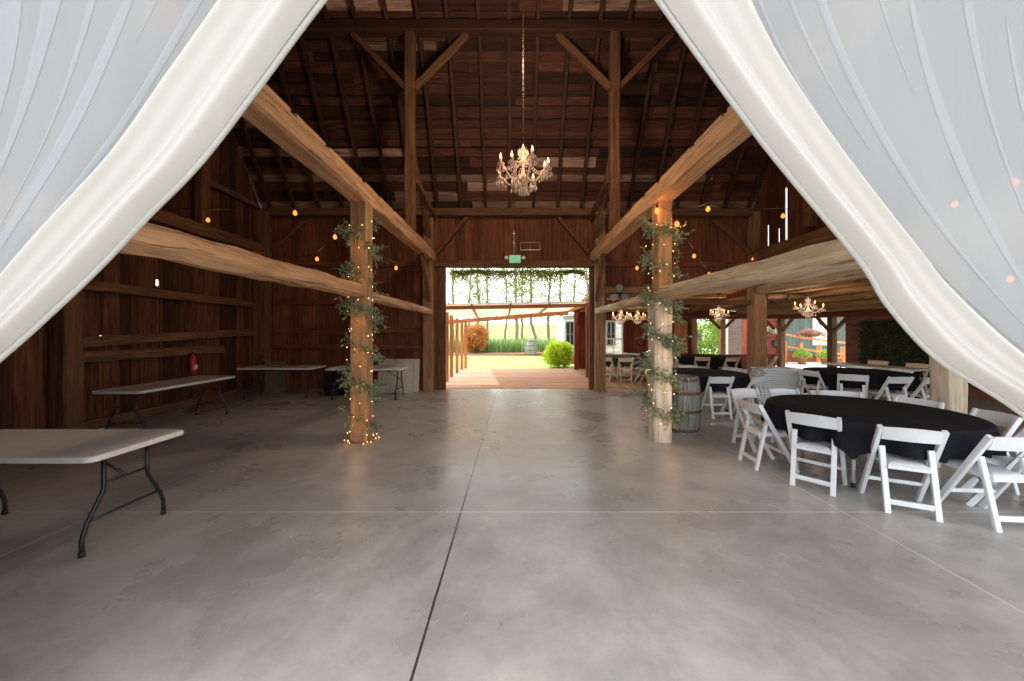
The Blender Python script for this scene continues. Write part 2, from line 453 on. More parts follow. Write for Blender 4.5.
while x < XR-.2:
    r_ = MB(); dx = R.uniform(-.03, .03)
    r_.beam((x, YB-.02, EAVE-.02), (x+dx, YP1, BRK-.02), .075, .10, up=(0, 1, .6), seg=5, jit=.006)
    struct(r_, 'rafter', 'rafter_wood', 'slim dark rafter of the steep roof slope above the doorway wall', 'rafter', 'rafters of the back roof slope')
    r_ = MB(); r_.beam((x+dx, YP1, BRK-.03), (x+dx, YR, RIDGE-.03), .075, .10, seg=3, jit=.006)
    struct(r_, 'rafter', 'rafter_wood', 'slim dark rafter above the purlin near the ridge', 'rafter', 'rafters near the ridge')
    x += .655

def timber(name, p0, p1, w, h, mat, label, cat='timber', ch=.02, seg=10, jit=.007, up=(0, 0, 1), sag=0, group=None):
    mb = MB(); mb.beam(p0, p1, w, h, up=up, ch=ch, seg=seg, jit=jit, sag=sag)
    return struct(mb, name, mat, label, cat, group)
ym = (0, 1, 0)
# main posts
XA, XB = -2.30, 2.18
timber('timber_post', (XA, 5.32, 0), (XA, 5.32, 3.56), .25, .25, 'tan_post', 'tan hewn post wrapped in greenery left of the nave', 'post', up=ym)
mbp = MB(); mbp.beam((XB-.01, 5.32, 0), (XB-.01, 5.32, 2.14), .27, .26, up=ym, ch=.015, seg=9, jit=.008)
struct(mbp, 'timber_post', 'pale_post', 'pale whitewashed lower post wrapped in greenery beside the barrel', 'post')
timber('timber_post', (XB+.02, 5.32, 2.10), (XB+.02, 5.32, 3.56), .22, .24, 'tan_post', 'tan upper post standing on the pale greenery wrapped post', 'post', up=ym)
timber('timber_post', (XA-.05, 9.66, 0), (XA-.05, 9.66, 4.84), .27, .26, 'brown_timber', 'brown corner post left of the doorway', 'post', up=ym)
timber('timber_post', (XB+.12, 9.66, 0), (XB+.12, 9.66, 4.84), .27, .26, 'brown_timber', 'worn brown corner post right of the doorway', 'post', up=ym)
timber('timber_post', (XL+.2, 5.42, 0), (XL+.2, 5.42, 3.7), .26, .26, 'dark_timber', 'dark post against left wall behind nearest folding table', 'post', up=ym)
timber('timber_post', (XL+.2, 9.62, 0), (XL+.2, 9.62, 4.84), .34, .28, 'dark_timber', 'dark corner post where left wall meets back wall', 'post', up=ym)
timber('timber_post', (XR, 9.72, 0), (XR, 9.72, 4.84), .36, .30, 'brown_timber', 'tan corner post between the round tables and annex', 'post', up=ym)
timber('timber_post', (XR, 5.42, 0), (XR, 5.42, 3.7), .28, .28, 'pale_post', 'pale rough post behind the nearest round table', 'post', up=ym)
timber('timber_post', (XL+.2, YP1, 3.9), (XL+.2, YP1, 8.15), .2, .2, 'dark_timber', 'dark purlin post standing on the left wall tie beam', 'post', up=ym)
timber('timber_post', (XR-.15, YP1, 3.9), (XR-.15, YP1, 8.15), .2, .2, 'dark_timber', 'dark purlin post standing on the right wall tie beam', 'post', up=ym)
# the big tie beams with mortise notches
def notched(x, mat, label, inner):
    mb = MB(); mb.beam((x, YF+.05, 3.66), (x, 9.78, 3.66), .26, .24, ch=.02, seg=16, jit=.008)
    y = YF+.1; k = 0
    while y < 9.4:
        l = [1.35, 1.1, .55, .9, .5, .6][k % 6]; e = min(y+l, 9.7)
        mb.beam((x-inner*.035, y, 3.825), (x-inner*.035, e, 3.825), .19, .10, ch=.012, seg=3, jit=.004)
        y = e+.10; k += 1
    return struct(mb, 'tie_beam', mat, label, 'beam')
notched(XA, 'hewn_timber', 'long notched tan tie beam high on the left of the nave', 1)
notched(XB, 'hewn_timber', 'long notched tan tie beam high on the right of the nave', -1)
# longitudinal side girts
timber('side_girt', (XA-.01, YF+.05, 2.20), (XA-.01, 5.19, 2.225), .22, .19, 'hewn_timber', 'heavy tan log girt running from entrance to left wrapped post', 'beam', .04, 18, .010)
timber('side_girt', (XA, 5.45, 2.18), (XA, 9.53, 2.15), .16, .15, 'hewn_timber', 'tan girt running from left wrapped post to doorway post', 'beam', .03, 12, .008)
timber('side_girt', (XB+.03, YF+.05, 2.14), (XB+.03, 5.19, 2.185), .24, .18, 'hewn_grey', 'heavy pale grey girt running from entrance to right wrapped post', 'beam', .02, 16, .008)
timber('side_girt', (XB, 5.45, 2.17), (XB+.05, 9.53, 2.16), .16, .16, 'hewn_grey', 'pale girt running from right wrapped post to doorway post', 'beam', .03, 12, .008)
# gable tie beams, plates, purlins
timber('tie_beam', (XL+.2, YF+.05, 3.83), (XL+.2, 9.48, 3.83), .24, .26, 'dark_timber', 'dark tie beam along the left wall', 'beam')
timber('tie_beam', (XR-.14, YF+.05, 3.62), (XR-.14, 9.57, 3.62), .26, .30, 'dark_timber', 'dark tie beam along the right wall', 'beam')
timber('wall_plate', (XL+.2, 9.72, 4.86), (XR, 9.72, 4.86), .22, .2, 'dark_timber', 'long dark wall plate under the roof above the doorway', 'beam', seg=20)
timber('purlin', (XL, YP1-.02, 8.24), (XR, YP1-.02, 8.24), .24, .24, 'rafter_wood', 'long dark purlin carrying the rafters high across the nave', 'beam', seg=20)
timber('purlin', (XL, YP0+.02, 8.24), (XR, YP0+.02, 8.24), .24, .24, 'rafter_wood', 'long dark purlin above the entrance side', 'beam', seg=20)
for x, s, w_ in ((XA, 1, 'left'), (XB, -1, 'right')):
    timber('timber_post', (x, YP1, 3.86), (x, YP1, 8.13), .21, .20, 'dark_timber', f'tall dark purlin post standing on the {w_} notched tie beam', 'post', up=ym)
    for d, dn in ((-1, 'left'), (1, 'right')):
        timber('brace', (x+d*.09, YP1, 6.95), (x+d*1.25, YP1, 8.12), .12, .12, 'dark_timber', f'diagonal brace rising {dn} from top of the {w_} purlin post', 'brace', .01, 4, .004)
    timber('brace', (x, YP1+.1, 5.75), (x, 9.62, 4.1), .10, .12, 'dark_timber', f'steep diagonal brace from {w_} purlin post to doorway corner post', 'brace', .01, 4, .004)
    timber('brace', (x+.12*s, YP1+.05, 4.95), (x+.12*s, 9.7, 4.72), .10, .12, 'dark_timber', f'short level strut from {w_} purlin post to the wall plate', 'brace', .01, 4, .004)
    timber('brace', (x, 8.75, 3.54), (x, 9.56, 2.45), .10, .12, 'dark_timber', f'knee brace under the {w_} notched tie beam at doorway post', 'brace', .01, 4, .004)
    timber('brace', (x+s*.15, 9.74, 3.75), (x+s*1.0, 9.74, 4.75), .11, .10, 'dark_timber', f'diagonal brace above the {w_} end of the door header', 'brace', .01, 4, .004)
timber('brace', (XL+.42, 9.70, 3.85), (XL+1.3, 9.70, 4.62), .11, .10, 'old_board', 'diagonal brace beside the corner post of left and back walls', 'brace', .01, 4, .004)
timber('brace', (XR-.22, 9.70, 3.80), (XR-1.2, 9.70, 4.68), .11, .10, 'old_board', 'diagonal brace beside the tan corner post on the right', 'brace', .01, 4, .004)
timber('brace', (XL+.14, YP1+.12, 4.98), (XL+.14, 9.5, 4.98), .10, .12, 'dark_timber', 'level strut high on left wall beside purlin post', 'brace', .01, 4, .004)
# wall girts
for z0, z1, y0, y1, lb in ((2.42, 2.34, YF+.1, 9.45, 'upper thin rail across the left plank wall'), (1.45, 1.60, 5.6, 9.45, 'middle thin rail sloping across the left plank wall'),
                           (1.21, 1.20, 5.6, 8.45, 'lower thick rail across left wall near the extinguisher'), (.09, .09, YF+.1, 9.45, 'sill timber along the foot of left wall')):
    timber('wall_rail', (XL+.08, y0, z0), (XL+.08, y1, z1), .10, .17, 'old_board', lb, 'rail', .01, 10, .005)
for z, x0, x1, lb in ((3.46, XL+.4, XA-.2, 'long rail across back wall left of the door header'), (2.42, XL+.4, XA-.2, 'second rail across back wall left of doorway'),
                      (1.63, XL+.4, XA-.2, 'third rail across back wall left of doorway'), (1.18, XL+.4, XA-.2, 'lowest rail across back wall left of doorway'),
                      (3.46, XB+.28, XR-.2, 'long rail across back wall right of the doorway')):
    timber('wall_rail', (x0, YB-.06, z), (x1, YB-.06, z), .09, .13, 'barn_board_warm', lb, 'rail', .01, 8, .004)
# doorway
timber('door_header', (XA+.1, 9.77, 3.47), (XB-.02, 9.77, 3.47), .20, .16, 'old_board', 'brown header beam over the bright doorway', 'beam', .01, 8, .004)
timber('door_jamb', (-2.02, 9.84, 0), (-2.02, 9.84, 3.38), .20, .16, 'dark_timber', 'dark timber jamb on the left side of the doorway', 'jamb', .01, 4, .003, up=ym)
timber('door_jamb', (2.10, 9.84, 0), (2.10, 9.84, 3.38), .10, .14, 'dark_timber', 'dark timber jamb on the right side of the doorway', 'jamb', .01, 4, .003, up=ym)

# ---------------------------------------------------------------- annex on the right and behind
ac = MB()
def boards(fn, a0, a1, b0, b1, w=.2):
    b = b0
    while b < b1-1e-6:
        e = min(b+w, b1); q = R.uniform(-90, 90); vs = []; gs = []
        for k in (0, .03):
            for a, bb in ((a0, b+.002), (a1, b+.002), (a1, e-.002), (a0, e-.002)):
                p = fn(a, bb); vs.append((p[0], p[1], p[2]+k)); gs.append((a+q, bb+q*.3, k))
        ac.add(vs, [(0, 1, 2, 3), (7, 6, 5, 4), (0, 4, 5, 1), (1, 5, 6, 2), (2, 6, 7, 3), (3, 7, 4, 0)], gs); b = e
zx = lambda X: 2.84-(X-6.62)*.125
zy = lambda Y: 2.84-(Y-9.9)*.073
boards(lambda a, b: (b, a, zx(b)), YF, 15.4, 6.62, 11.4)
boards(lambda a, b: (a, b, zy(b)), 2.42, 6.62, 9.9, 15.4)
q = [(2.42, 9.9, 2.92), (6.62, 9.9, 2.92), (6.62, 15.5, 2.50), (2.42, 15.5, 2.50)]; ac.prism(q, (0, 0, .03))
q = [(6.62, YF, 2.98), (11.4, YF, 2.36), (11.4, 15.5, 2.36), (6.62, 15.5, 2.98)]; ac.prism(q, (0, 0, .03))
struct(ac, 'ceiling_annex', 'ceiling_plank', 'low tan plank ceiling over the right side seating', 'ceiling')
k = 0
for X in (7.25, 7.95, 8.7, 9.45, 10.15):
    k += 1
    timber('joist', (X, YF+.1, zx(X)-.075), (X, 15.1, zx(X)-.075), .13, .14, 'ceiling_plank', f'long tan ceiling log over side seating, {["nearest", "second", "third", "fourth", "fifth"][k-1]} from the barn gable', 'joist', .02, 14, .008)
for j, Y in enumerate((10.9, 12.2, 13.5)):
    timber('joist', (2.4, Y, zy(Y)-.07), (6.45, Y, zy(Y)-.07), .12, .13, 'ceiling_plank', f'ceiling joist across the rear annex, {["first", "second", "third"][j]} behind the barn wall', 'joist', .02, 8, .006)
timber('header_beam', (XR, YF+.1, 2.74), (XR, 9.55, 2.74), .22, .22, 'hewn_grey', 'beam under the right gable wall above the side opening', 'beam')
timber('header_beam', (XR, 9.9, 2.52), (XR, 15.1, 2.40), .2, .24, 'dark_timber', 'dark beam where the two annex ceilings meet', 'beam')
timber('header_beam', (XB+.28, 9.76, 2.40), (XR-.2, 9.76, 2.40), .14, .14, 'dark_timber', 'dark header crossing between doorway post and tan corner post', 'beam')
timber('header_beam', (11.1, YF+.1, 2.19), (11.1, 14.9, 2.19), .2, .2, 'red_board', 'dark red header along the open right side of annex', 'beam')
timber('header_beam', (2.5, 15.0, 2.22), (11.0, 15.0, 2.22), .18, .2, 'red_board', 'dark red header above the far annex windows', 'beam')
# far annex wall: solid red part with a window, doors; then open bays
plank_wall('wall_far', 'y', 15.06, 2.55, 7.55, lambda x: 2.44 if x < 6.6 else 2.65, 'red board far wall of the annex', 'red_board', (.18, .22), holes=[(3.85, 4.50, .62, 2.02)])
g = MB(); x = 2.46
while x < 6.4:
    e = min(x+.14, 6.45); g.box(((x+e)/2, 12.5, .006), (e-x-.003, 5.05, .012)); x = e
struct(g, 'floor_annex', 'annex_floor', 'tan board floor of the rear annex', 'floor')
plank_wall('wall_annex_upper', 'y', 15.06, 7.55, 11.2, lambda x: 2.6-(x-7.55)*.10, 'red boards above the far open bays', 'red_board', z0=2.2)
plank_wall('wall_side_upper', 'x', 11.18, YF, 15.1, lambda y: 2.30, 'red boards above the side header', 'red_board', z0=2.1)
wf = MB()
for x0, z0_, x1, z1_ in ((3.82, .6, 3.82, 2.05), (4.53, .6, 4.53, 2.05)): wf.beam((x0, 15.0, z0_), (x1, 15.0, z1_), .06, .08, up=ym)
for z in (.62, 1.28, 2.03): wf.beam((3.82, 15.0, z), (4.53, 15.0, z), .06, .05)
wf.beam((4.17, 15.0, .62), (4.17, 15.0, 1.28), .04, .05, up=ym)
struct(wf, 'window_1', 'white_paint', 'white framed window in the red far wall', 'window')
def panel_door(x0, x1, z1, mat, label, y=14.99):
    t = thing('panel_door', label, 'door', ((x0+x1)/2, y, 0)); w = x1-x0
    mb = MB(); n = 4
    for i in range(n): mb.box((-w/2+w*(i+.5)/n, 0, z1/2), (w/n-.008, .035, z1), ch=.004)
    mb.build('panel', mat, t)
    f = MB()
    for z in (.12, z1*.5, z1-.1): f.box((0, -.03, z), (w, .025, .11))
    f.build('batten', mat, t)
    h = MB(); h.tube([(w*.38, -.045, 1.0), (w*.38, -.085, 1.0), (w*.38, -.085, 1.14), (w*.38, -.045, 1.14)], .01, 6); h.build('handle', 'dark_steel', t)
panel_door(4.98, 5.85, 2.02, 'red_board', 'red barn door beside the bright far window')
panel_door(6.7, 7.28, 2.02, 'orange_wood', 'orange brown wooden door left of far green windows')
t = thing('wall_notice', 'small white notice on the red far wall', 'sign', (7.72, 14.93, 1.35))
mb = MB(); mb.box((0, 0, 0), (.24, .02, .34), ch=.004); mb.build('sheet', 'sign_white', t)
mb = MB()
for z in (.09, .03, -.03, -.09): mb.box((0, -.012, z), (.15, .004, .015))
mb.build('printed_lines', 'rust_iron', t)
for x, lb in ((7.55, 'pale post at left of the far green window'), (8.75, 'tan post between the two far openings'), (11.1, 'dark weathered post with braces at the far annex corner')):
    timber('annex_post', (x, 15.0 if x < 9 else 14.8, 0), (x, 15.0 if x < 9 else 14.8, 2.14), .2, .2, 'tan_post' if x < 9 else 'old_board', lb, 'post', .01, 4, .003, up=ym)
plank_wall('wall_annex_seam', 'x', 6.62, 9.9, 15.2, lambda y: 2.86, 'boards closing the step between the annex ceilings', 'red_board', z0=2.5)
plank_wall('wall_sill', 'y', 15.02, 7.65, 11.0, lambda x: .62, 'low board knee wall under the far openings', 'red_board')
timber('annex_post', (11.1, 12.43, 0), (11.1, 12.43, 2.1), .2, .2, 'old_board', 'dark weathered post with braces on the open right side', 'post', .01, 4, .003, up=ym)
for (y, d, lb) in ((14.8, -1, 'brace leaning from far annex corner post'), (12.43, 1, 'brace on far side of the right open side post'), (12.43, -1, 'brace on near side of the right open side post')):
    timber('brace', (11.1, y+d*.08, 1.6), (11.1, y+d*.62, 2.12), .1, .1, 'old_board', lb, 'brace', .01, 3, .002)
for (x, d, lb) in ((11.02, -1, 'brace from far annex corner post toward the green window'), (8.75, -1, 'left brace of the tan post between far openings'), (8.75, 1, 'right brace of the tan post between far openings')):
    timber('brace', (x+d*.08, 15, 1.7), (x+d*.5, 15, 2.12), .1, .1, 'red_board', lb, 'brace', .01, 3, .002)
def brickbox(name, x0, x1, y0, y1, z1, mat, label, axis):
    mb = MB(); v = [(x, y, z) for z in (0, z1) for x, y in ((x0, y0), (x1, y0), (x1, y1), (x0, y1))]
    mb.add(v, [(0, 1, 2, 3), (7, 6, 5, 4), (0, 4, 5, 1), (1, 5, 6, 2), (2, 6, 7, 3), (3, 7, 4, 0)], [((p[1] if axis == 'x' else p[0]), p[2], 0) for p in v])
    return struct(mb, name, mat, label, 'wall')
brickbox('wall_brick', 11.12, 11.35, YF, 11.95, 2.1, 'brick_red', 'dark red brick wall behind the green leaf panel', 'x')
timber('header_beam', (6.75, YF+.05, 2.3), (11.0, YF+.05, 2.3), .14, .2, 'red_board', 'header over the open front of the side annex', 'beam')  # annex front left open out of view to let in daylight
# pergola-side posts of the annex (left side of annex)
for y, lb in ((12.3, 'dark red post right of the pergola, nearer one'), (14.75, 'dark red post right of the pergola, farther one')):
    timber('annex_post', (2.55, y, 0), (2.55, y, 2.5), .17, .17, 'red_board', lb, 'post', .01, 4, .003, up=ym)
    timber('brace', (2.55, y-.08, 1.9), (2.55, y-.6, 2.45), .1, .1, 'red_board', lb.replace('post', 'brace on the post'), 'brace', .01, 3, .002)
timber('header_beam', (2.5, 9.95, 2.58), (2.5, 15.1, 2.50), .16, .18, 'red_board', 'red header along pergola side of the annex', 'beam')

# ---------------------------------------------------------------- outside behind the doorway
g = MB(); g.add([(-90, 9.95, -.05), (2.45, 9.95, -.05), (2.45, 15.2, -.05), (11.3, 15.2, -.05), (11.3, -20, -.055), (90, -20, -.055), (90, 30, -.05), (-90, 30, -.05)],
                [(0, 1, 2, 7), (2, 3, 6, 7), (3, 4, 5, 6)])
struct(g, 'lawn', 'lawn_grass', 'sunlit lawn beyond the pergola', 'lawn')
g = MB(); hv = []; hf = []
nx, nyy = 24, 14
for j in range(nyy+1):
    for i in range(nx+1):
        X = -90+180*i/nx; Y = 30+110*j/nyy
        hv.append((X, Y, -.05+3.4*min(1, (j/nyy)*1.6)**1.3+.15*math.sin(X*.13+j)))
for j in range(nyy):
    for i in range(nx): a = j*(nx+1)+i; hf.append((a, a+1, a+nx+2, a+nx+1))
g.add(hv, hf, None, 0, True)
struct(g, 'field', 'field_grass', 'bright meadow rising beyond the trees', 'field')
g = MB(); g.box((14.9, 15.5, -.03), (7.1, 9, .05)); struct(g, 'path_side', 'gravel_ground', 'sunlit pale paving outside the right side', 'path')
g = MB(); y = 9.98
while y < 15.1:
    g.beam((-2.75, y+.065, -.02), (2.44, y+.065, -.02), .128, .05); y += .135
struct(g, 'patio_deck', 'deck_wood', 'pinkish brown boarded patio floor beyond the doorway', 'floor')
g = MB(); g.beam((-16, 25.2, -.02), (6, 24.6, -.02), 2.6, .12, seg=20, jit=.03); struct(g, 'mulch_bed', 'mulch', 'brown mulch bed along the far lawn edge', 'ground')

pg = thing('pergola', 'low wooden pergola with pale translucent roof beyond the doorway', 'pergola', (0, 12.5, 0))
A, B, C_, D = Vector((-2.35, 10.1, 2.30)), Vector((2.10, 10.1, 2.38)), Vector((2.28, 15.3, 2.42)), Vector((-2.85, 15.3, 2.02))
off = Vector((0, -12.5, 0))
mb = MB(); mb.prism([p+off+Vector((0, 0, .07)) for p in (A, B, C_, D)], (0, 0, .02)); mb.build('roof_sheet', 'poly_roof', pg)
for t_ in (0.0, 1.0):
    l, r_ = A.lerp(D, t_)+off, B.lerp(C_, t_)+off
    mb = MB(); mb.beam(l-Vector((0, 0, .03)), r_-Vector((0, 0, .03)), .09, .17 if t_ else .10, seg=4); mb.build('cross_beam', 'pergola_wood', pg)
for t_ in (.0, .25, .5, .75, 1):
    a, d = A.lerp(B, t_)+off, D.lerp(C_, t_)+off
    mb = MB(); mb.beam(a+Vector((0, 0, .02)), d+Vector((0, 0, .02)), .05, .09, seg=3); mb.build('roof_rafter', 'pergola_wood', pg)
for Y, X in ((11.3, -2.17), (12.4, -2.22), (13.6, -2.22), (14.7, -2.2), (15.25, -2.12)):
    t_ = (Y-10.1)/5.2; z = A.lerp(D, t_).z
    mb = MB(); mb.beam((X, Y-12.5, 0), (X, Y-12.5, z-.02), .11, .11, up=ym); mb.build('post', 'pergola_wood', pg)

# ================================================================ CURTAINS
def crom(pts, t):
    n = len(pts)-1; f = min(max(t, 0), 1)*n; i = min(int(f), n-1); u = f-i
    p = [Vector(pts[max(0, min(n, i+k))]) for k in (-1, 0, 1, 2)]
    return .5*((2*p[1])+(-p[0]+p[2])*u+(2*p[0]-5*p[1]+4*p[2]-p[3])*u*u+(-p[0]+3*p[1]-3*p[2]+p[3])*u**3)
def resample(pts, n):
    d = [crom(pts, i/300) for i in range(301)]; s = [0]
    for a, b in zip(d, d[1:]): s.append(s[-1]+(b-a).length)
    out = []; j = 0
    for i in range(n+1):
        q = s[-1]*i/n
        while j < 299 and s[j+1] < q: j += 1
        out.append(d[j].lerp(d[j+1], (q-s[j])/max(1e-6, s[j+1]-s[j])))
    return out
YC = 1.02
def px(u, v): return ((u-CU)/FPX*YC, CAMZ-(v-CV)/FPX*YC)
def curtain(sgn, edge, dense, zrod, tie, xout, label, pleats):
    root = thing('curtain', label, 'curtain', (0, YC, 0)); NS = 90
    e = resample(edge, NS); dn = resample(dense, NS)
    # gathered leading edge : overlapping rolled folds
    mb = MB(); NA = 72; vs = []
    for i in range(NS+1):
        s = i/NS
        for j in range(NA+1):
            a = j/NA
            p = e[i].lerp(dn[i], a+.020*math.sin(2*PI*2.1*a+.9)*math.sin(PI*min(1, a*1.02)))
            amp = .016*(1-.4*s)
            y = -.055*math.sin(PI*a)**.7 + amp*math.sin(2*PI*1.9*a+2.6+.8*math.sin(3*s)) + .003*math.sin(2*PI*6*a+2*s) - .010
            vs.append((p.x, y, p.y))
    fs = [(i*(NA+1)+j, i*(NA+1)+j+1, (i+1)*(NA+1)+j+1, (i+1)*(NA+1)+j) for i in range(NS) for j in range(NA)]
    mb.add(vs, fs, None, 0, True); mb.build('gathered_edge', 'gathered_cloth', root, False)
    # rolled hem along the very edge
    mb = MB(); mb.tube([(q.x, .002+.003*math.sin(9*i/NS), q.y) for i, q in enumerate(e)], .008, 8); mb.build('hem', 'gathered_cloth', root)
    # sheer panel: strands from rod to tie-back, with S-fold pleats
    mb = MB(); NA = 260; vs = []
    def warp(a, s):
        d = 0; y = .010*math.sin(a*13+.6+.7*s)+.003*math.sin(a*31+2*s)
        for n_, (c, w, k) in enumerate(()):
            f = max(0, math.sin(PI*(.15+.85*s)+n_*1.3+.8*math.sin(n_*5)))**.6; ww = w*(.45+.9*f)
            q = (a-c)/ww
            if abs(q) < 1: d += -ww*k*(.25+.75*f)*math.sin(PI*q)*(1-abs(q))*1.2; y += -.0022*math.cos(PI*q/2)**2-.0016*math.sin(PI*q)
        return a+d, y
    rod0 = dn[0]
    strands = [[None]*(NS+1) for _ in range(NA+1)]
    for i in range(NS+1):
        s = i/NS
        for j in range(NA+1):
            a, yy = warp(j/NA, s); a = min(max(a, 0), 1)
            xr = rod0.x+(xout-rod0.x)*a
            st = Vector((xr+(tie[0]-xr)*(s**(2.0+1.4*a)), zrod+(tie[1]-zrod)*s))    # free-hanging strand pulled to the tie
            p = st.lerp(dn[i], (1-a)**3.6)
            strands[j][i] = (p.x, yy*(1-.4*s)*(1 if j else 0)+.01*math.sin(4*s+a*9), p.y)
    for i in range(NS+1):
        for j in range(NA+1): vs.append(strands[j][i])
    fs = [(i*(NA+1)+j, i*(NA+1)+j+1, (i+1)*(NA+1)+j+1, (i+1)*(NA+1)+j) for i in range(NS) for j in range(NA)]
    mb.add(vs, fs, None, 0, False); mb.build('sheer_panel', 'sheer_cloth', root, False)
    # doubled-over folds lying on the panel, tapering to nothing at both ends
    mb = MB(); NF = 50
    for n_, (c, w, s0, s1, dr) in enumerate(pleats):
        vs = []
        for i in range(NF+1):
            u = i/NF; s = s0+(s1-s0)*u; aa = c+dr*u; hw = w*math.sin(PI*u**.75)**.8*(.8+.2*math.sin(7*u+n_))
            for sg in (-1, -.3, .4, 1):
                a2 = min(max(aa+sg*hw, 0), 1); j = a2*NA; k = s*NS
                j0 = min(int(j), NA-1); k0 = min(int(k), NS-1); fj, fk = j-j0, k-k0
                p = Vector(strands[j0][k0]).lerp(Vector(strands[j0+1][k0]), fj).lerp(Vector(strands[j0][k0+1]).lerp(Vector(strands[j0+1][k0+1]), fj), fk)
                vs.append((p.x, p.y-.0012-.0008*(abs(sg) < .5), p.z))
        mb.add(vs, [(i*4+q, i*4+q+1, i*4+q+5, i*4+q+4) for i in range(NF) for q in range(3)], None, 0, False)
    mb.build('fold', 'sheer_cloth', root, False)
    # tie-back band and the tail below it
    mb = MB(); mb.lathe([(.085, -.05), (.10, 0), (.085, .05)], (tie[0], 0, tie[1]), 20); mb.build('tie_back', 'gathered_cloth', root)
    mb = MB(); n = 40; vs = []
    for i in range(13):
        s = i/12
        for j in range(n):
            an = 2*PI*j/n; r = (.07+.10*s)*(1+.22*math.sin(7*an))
            vs.append((tie[0]+r*math.cos(an)*1.2, r*math.sin(an)*.7, tie[1]-.04-(tie[1]-.10)*s))
    mb.add(vs, [(i*n+j, i*n+(j+1) % n, (i+1)*n+(j+1) % n, (i+1)*n+j) for i in range(12) for j in range(n)], None, 0, True)
    mb.build('tail', 'sheer_cloth', root, False)
    return root
ZR = 3.36
curtain(-1, [(-.03, ZR), (-.22, 3.02), px(322, 0), px(256, 90), px(200, 163), px(150, 214), px(100, 266), px(50, 313), px(0, 357), (-1.75, 1.35), (-2.06, 1.20)],
        [(-.40, ZR), (-.62, 2.95), px(222, 0), px(162, 86), px(113, 158), px(56, 222), px(28, 256), (-1.50, 1.74), (-1.80, 1.46), (-2.08, 1.28)],
        ZR, (-2.1, 1.26), -2.2, 'white sheer curtain swept to the left of the entrance', [(.09, .010, .0, .62, .02), (.17, .007, .02, .5, -.02), (.22, .020, .10, .95, .03), (.30, .006, .0, .42, .01), (.36, .026, .28, .98, .05), (.44, .007, .05, .7, .0), (.50, .018, .05, .8, .03), (.58, .030, .3, 1, .02), (.66, .008, 0, .6, .02), (.75, .02, .1, .9, 0)])
curtain(1, [(.04, ZR), (.20, 2.92), px(660, 0), px(741, 113), px(784, 169), px(848, 246), px(870, 275), px(889, 306), px(939, 359), px(1023, 413), (1.75, 1.17), (2.06, 1.02)],
        [(.34, ZR), (.52, 2.95), px(750, 0), px(784, 75), px(840, 162), px(912, 256), px(976, 318), px(1023, 358), (1.80, 1.33), (2.08, 1.12)],
        ZR, (2.1, 1.10), 2.2, 'white sheer curtain swept to the right of the entrance', [(.08, .006, .05, .7, .0), (.15, .008, .2, .85, -.03), (.22, .006, .02, .5, .0), (.28, .012, .12, .8, -.02), (.36, .006, .0, .45, .02), (.43, .014, .3, .95, -.02), (.52, .008, .1, .7, .0), (.58, .006, .35, .9, .02), (.66, .014, .05, .8, .0), (.78, .02, .1, .9, 0)])
t = thing('curtain_rod', 'dark curtain rod over the entrance', 'rod', (0, YC, ZR+.04))
mb = MB(); mb.tube([(-2.3, 0, 0), (2.3, 0, 0)], .018, 10); mb.build('rod', 'dark_steel', t)
for s in (-1, 1):
    mb = MB(); mb.tube([(s*2.2, 0, 0), (s*2.2, -.11, 0)], .014, 8); mb.build('bracket', 'dark_steel', t)

# ================================================================ FURNITURE
def make_chair(name, label, mat, seatmat, group):
    t = thing(name, label, 'chair', group=group)          # faces +x
    for s in (-1, 1):
        mb = MB(); mb.beam((.215, s*.206, 0), (-.215, s*.206, .775), .036, .046, up=(1, 0, .55), ch=.005, seg=2); mb.build('leg', mat, t)
        mb = MB(); mb.beam((-.225, s*.162, 0), (-.105, s*.162, .575), .044, .032, up=(1, 0, -.2), ch=.005, seg=2); mb.build('leg', mat, t)
    mb = MB(); n = 10; vs = []
    for i in range(n+1):
        u = -1+2*i/n; cx = -.185-.022*(1-u*u)
        for dx, z in ((0, .655), (.018, .655), (-.052+.018, .775+.010*(1-u*u)), (-.052, .775+.010*(1-u*u))):
            vs.append((cx+dx, u*.190, z))
    fs = [(i*4+j, i*4+(j+1) % 4, i*4+4+(j+1) % 4, i*4+4+j) for i in range(n) for j in range(4)]+[(3, 2, 1, 0), (n*4, n*4+1, n*4+2, n*4+3)]
    mb.add(vs, fs); mb.build('back_rail', mat, t)
    mb = MB()
    for s in (-1, 1): mb.beam((-.16, s*.128, .405), (.215, s*.165, .425), .022, .04, ch=.004)
    mb.beam((-.165, -.14, .405), (-.165, .14, .405), .03, .035, ch=.004); mb.beam((.215, -.185, .425), (.215, .185, .425), .03, .04, ch=.004)
    mb.build('seat_frame', mat, t)
    mb = MB(); prof = [(0, 0), (.010, .012), (.03, .022), (.07, .027)]; vs = []
    rect = lambda d: [(-.175+d, -.138+d), (.205-d, -.178+d), (.205-d, .178-d), (-.175+d, .138-d)]
    for d, z in prof:
        for x_, y_ in rect(d): vs.append((x_, y_, .428+z+.05*(x_)*.4))
    fs = [(i*4+j, i*4+(j+1) % 4, i*4+4+(j+1) % 4, i*4+4+j) for i in range(3) for j in range(4)]+[(3, 2, 1, 0), (12, 13, 14, 15)]
    mb.add(vs, fs, None, 0, False); mb.build('seat', seatmat, t)
    mb = MB(); mb.beam((.105, -.19, .198), (.105, .19, .198), .02, .036, ch=.004); mb.build('stretcher', mat, t)
    mb = MB(); mb.beam((-.206, -.145, .10), (-.206, .145, .10), .02, .046, ch=.004); mb.build('stretcher', mat, t)
    return t
WC = make_chair('folding_chair', 'x', 'resin_white', 'vinyl_white', None)
NC = make_chair('folding_chair', 'x', 'chair_wood', 'vinyl_white', None)
used = {}
